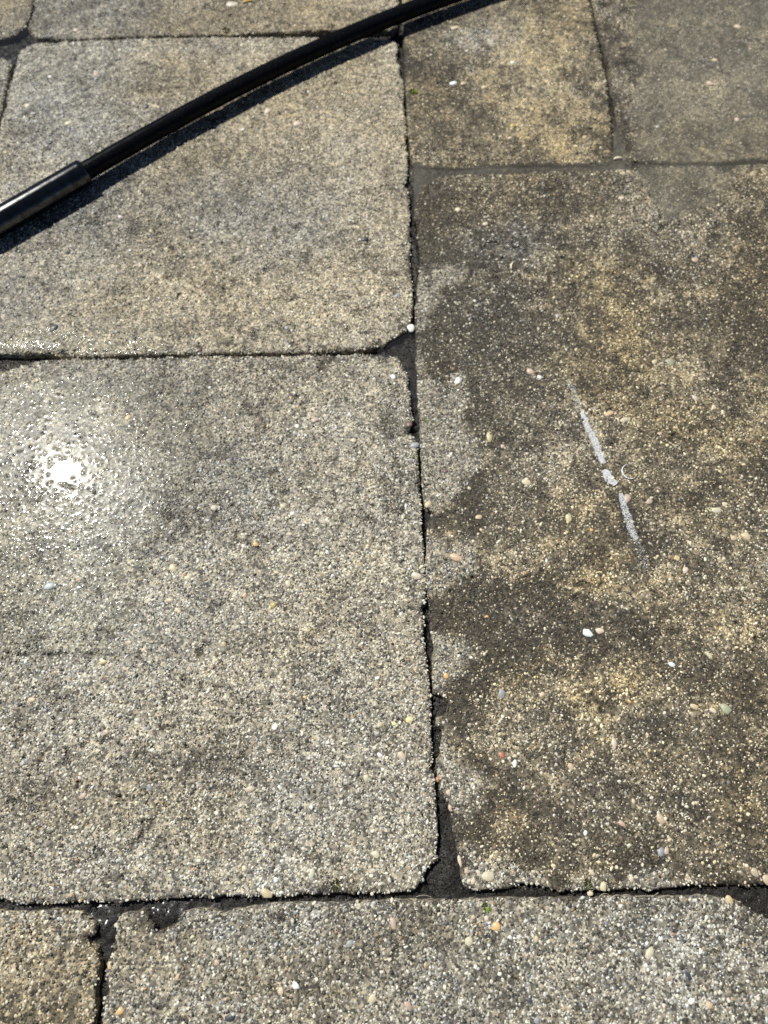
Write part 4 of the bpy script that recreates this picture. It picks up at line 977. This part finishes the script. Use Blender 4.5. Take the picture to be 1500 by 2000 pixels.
V, F = sweep(ring, 0.1 + 0.5 * np.sin(np.linspace(0, math.pi, 40)) ** 0.8, 8)
link('crescent_highlight', mesh_np('crescent_highlight', V / 1000, F), plain_mat('painted_highlight', (0.74, 0.76, 0.78), 0.3, 0.2, 800.0), parent=bubble)  # white arc paints the bright crescent on the bubble's sunward side

# ------------------------------------------------------------------ moss, slivers, leaf scrap, roots
M_MOSS = plain_mat('bright_moss', (0.26, 0.38, 0.05), 0.6, 0.4, 900.0)
M_MOSS_D = plain_mat('dark_moss', (0.10, 0.14, 0.03), 0.7, 0.4, 900.0)
def moss(x, y, r, label, mat, n=60):
    V = []; F = []
    for q in range(n):
        a = random.uniform(0, 6.283); d = r * math.sqrt(random.random())
        cx, cy = d * math.cos(a), d * math.sin(a)
        h = random.uniform(0.5, 1.0) * r * 0.9 * (1.1 - d / r * 0.6); l = random.uniform(0, 6.283); w = r * 0.10
        tx, ty = cx + math.cos(a) * h * random.uniform(0.2, 0.9), cy + math.sin(a) * h * random.uniform(0.2, 0.9)
        b = len(V)
        V += [(cx + w * math.cos(l), cy + w * math.sin(l), -0.5), (cx - w * math.cos(l), cy - w * math.sin(l), -0.5),
              ((cx + tx) / 2 - w * 1.2 * math.cos(l), (cy + ty) / 2 - w * 1.2 * math.sin(l), h * 0.65), ((cx + tx) / 2 + w * 1.2 * math.cos(l), (cy + ty) / 2 + w * 1.2 * math.sin(l), h * 0.65),
              (tx, ty, h)]
        F += [(b, b + 1, b + 2), (b, b + 2, b + 3), (b + 3, b + 2, b + 4)]
    o = link('moss_tuft', mesh_np('moss_tuft', np.array(V) / 1000, np.array(F)), mat, label=label, category='moss', group='moss tufts on the patio')
    k, dd = slab_at(x, y)
    z = float(top_z(np.array([x], np.float32), np.array([y], np.float32), np.array([max(dd, 1)], np.float32))[0])
    o.location = (x / 1000, y / 1000, z / 1000)
moss(72.7,-69.9,2.9, 'bright green moss tuft on the bottom slab beside the broken corner', M_MOSS, 90)
moss(146.3,-55.3,3.3, 'dark green moss tuft on the lower edge of the brown slab', M_MOSS_D, 80)
moss(33.4,751.2,4.1, 'green moss tuft on the narrow slab just below the hose', M_MOSS, 70)
moss(37.2,325.3,2.4, 'tiny green moss tuft at the left edge of the brown slab', M_MOSS, 40)
moss(25.4,288.1,2.3, 'tiny green moss tuft on the right edge of the sunlit grey slab', M_MOSS, 40)
moss(-35.1,-55.3,3.3, 'dark olive moss tuft at the bottom edge of the sunlit grey slab', M_MOSS_D, 70)
moss(-188.9,856.0,4.3, 'olive moss tuft on the tan slab behind the hose', M_MOSS_D, 50)
moss(-205.5,-106.9,1.8, 'small moss tuft near the right edge of the rough tan slab', M_MOSS_D, 40)
moss(-13.5,138.9,1.7, 'tiny moss speck in the middle of the sunlit grey slab', M_MOSS, 30)

M_HUSK = plain_mat('pale_husk', (0.66, 0.60, 0.46), 0.5, 0.15, 600.0)
def sliver(name, x, y, length, width, ang, label, cat, mat, thick=0.9, z0=0.6):
    n = 9; V = []; F = []; K = 6
    for i in range(n):
        t = i / (n - 1); w = width * (0.15 + 0.85 * math.sin(math.pi * (0.06 + 0.88 * t)) ** 0.7)
        bend = 0.12 * length * math.sin(t * 3.1)
        for k in range(K):
            a = k * 6.28318 / K
            V.append((length * (t - 0.5), bend + w * math.cos(a) * 0.5, thick * (w / width) * math.sin(a) * 0.5 + thick * 0.5))
    for i in range(n - 1):
        for k in range(K):
            a = i * K + k; b = i * K + (k + 1) % K
            F.append((a, b, b + K, a + K))
    o = link(name, mesh_np(name, np.array(V) / 1000, np.array(F)), mat, label=label, category=cat)
    o.location = (x / 1000, y / 1000, z0 / 1000); o.rotation_euler = (0, 0, ang)
sx, sy = (254.3,648.8)
sliver('seed_husk', sx, sy, 9.5, 3.6, 0.2, 'pale seed husk floating on the murky joint below the top slabs', 'husk', M_HUSK, 1.8, 0.2)
sx, sy = (129.7,502.8)
sliver('stone_sliver', sx, sy, 9.0, 2.4, 1.3, 'thin pale stone sliver on the dark patch of the brown slab', 'sliver', M_HUSK, 1.2, 0.8)
sx, sy = (-166.8,907.9)
sliver('dead_leaf', sx, sy, 12.0, 6.0, 0.35, 'yellow scrap of dead leaf at the top edge behind the hose', 'leaf', plain_mat('dead_leaf', (0.42, 0.27, 0.04), 0.6, 0.4, 250.0), 0.8, 0.9)

M_ROOT = plain_mat('pale_root', (0.45, 0.40, 0.30), 0.6, 0.2, 500.0)
V = []; F = []
ROOTS = [[(154.2,-63.4), (156.7,-61.2), (160.3,-61.5), (161.5,-64.1)], [(163.3,-63.8), (166.5,-61.8), (169.4,-62.5)], [(170.7,-63.4), (173.5,-61.5), (176.3,-62.8), (176.8,-65.1)], [(179.9,-63.4), (183.7,-62.5), (188.1,-62.5), (196.8,-60.5)],
         [(108.2,-64.4), (105.7,-63.4), (109.2,-66.7), (106.8,-68.6)], [(33.8,-63.4), (28.7,-62.1), (22.8,-63.4)], [(-40.2,-68.6), (-39.8,-71.8), (-40.4,-75.7)], [(198.3,-63.4), (202.1,-62.1), (206.4,-63.1)], [(220.4,-62.8), (225.7,-61.5), (228.4,-63.1)], [(-47.0,-123.5), (-45.5,-127.9), (-42.6,-131.5)]]
for rt in ROOTS:
    P = np.array(rt); q = spline([(p[0], p[1]) for p in P], 14)
    zz = 0.6 + 1.6 * np.sin(np.linspace(0, 3.1, 14))
    v, f = sweep(np.column_stack([q, zz]), np.full(14, 0.17), 5)
    F += [tuple(int(c) + len(V) for c in ff) for ff in f]; V += [tuple(c) for c in v]
link('root_fibres', mesh_np('root_fibres', np.array(V) / 1000, np.array(F)), M_ROOT, kind='stuff', label='fine pale root fibres curling over the bottom joint', category='roots')
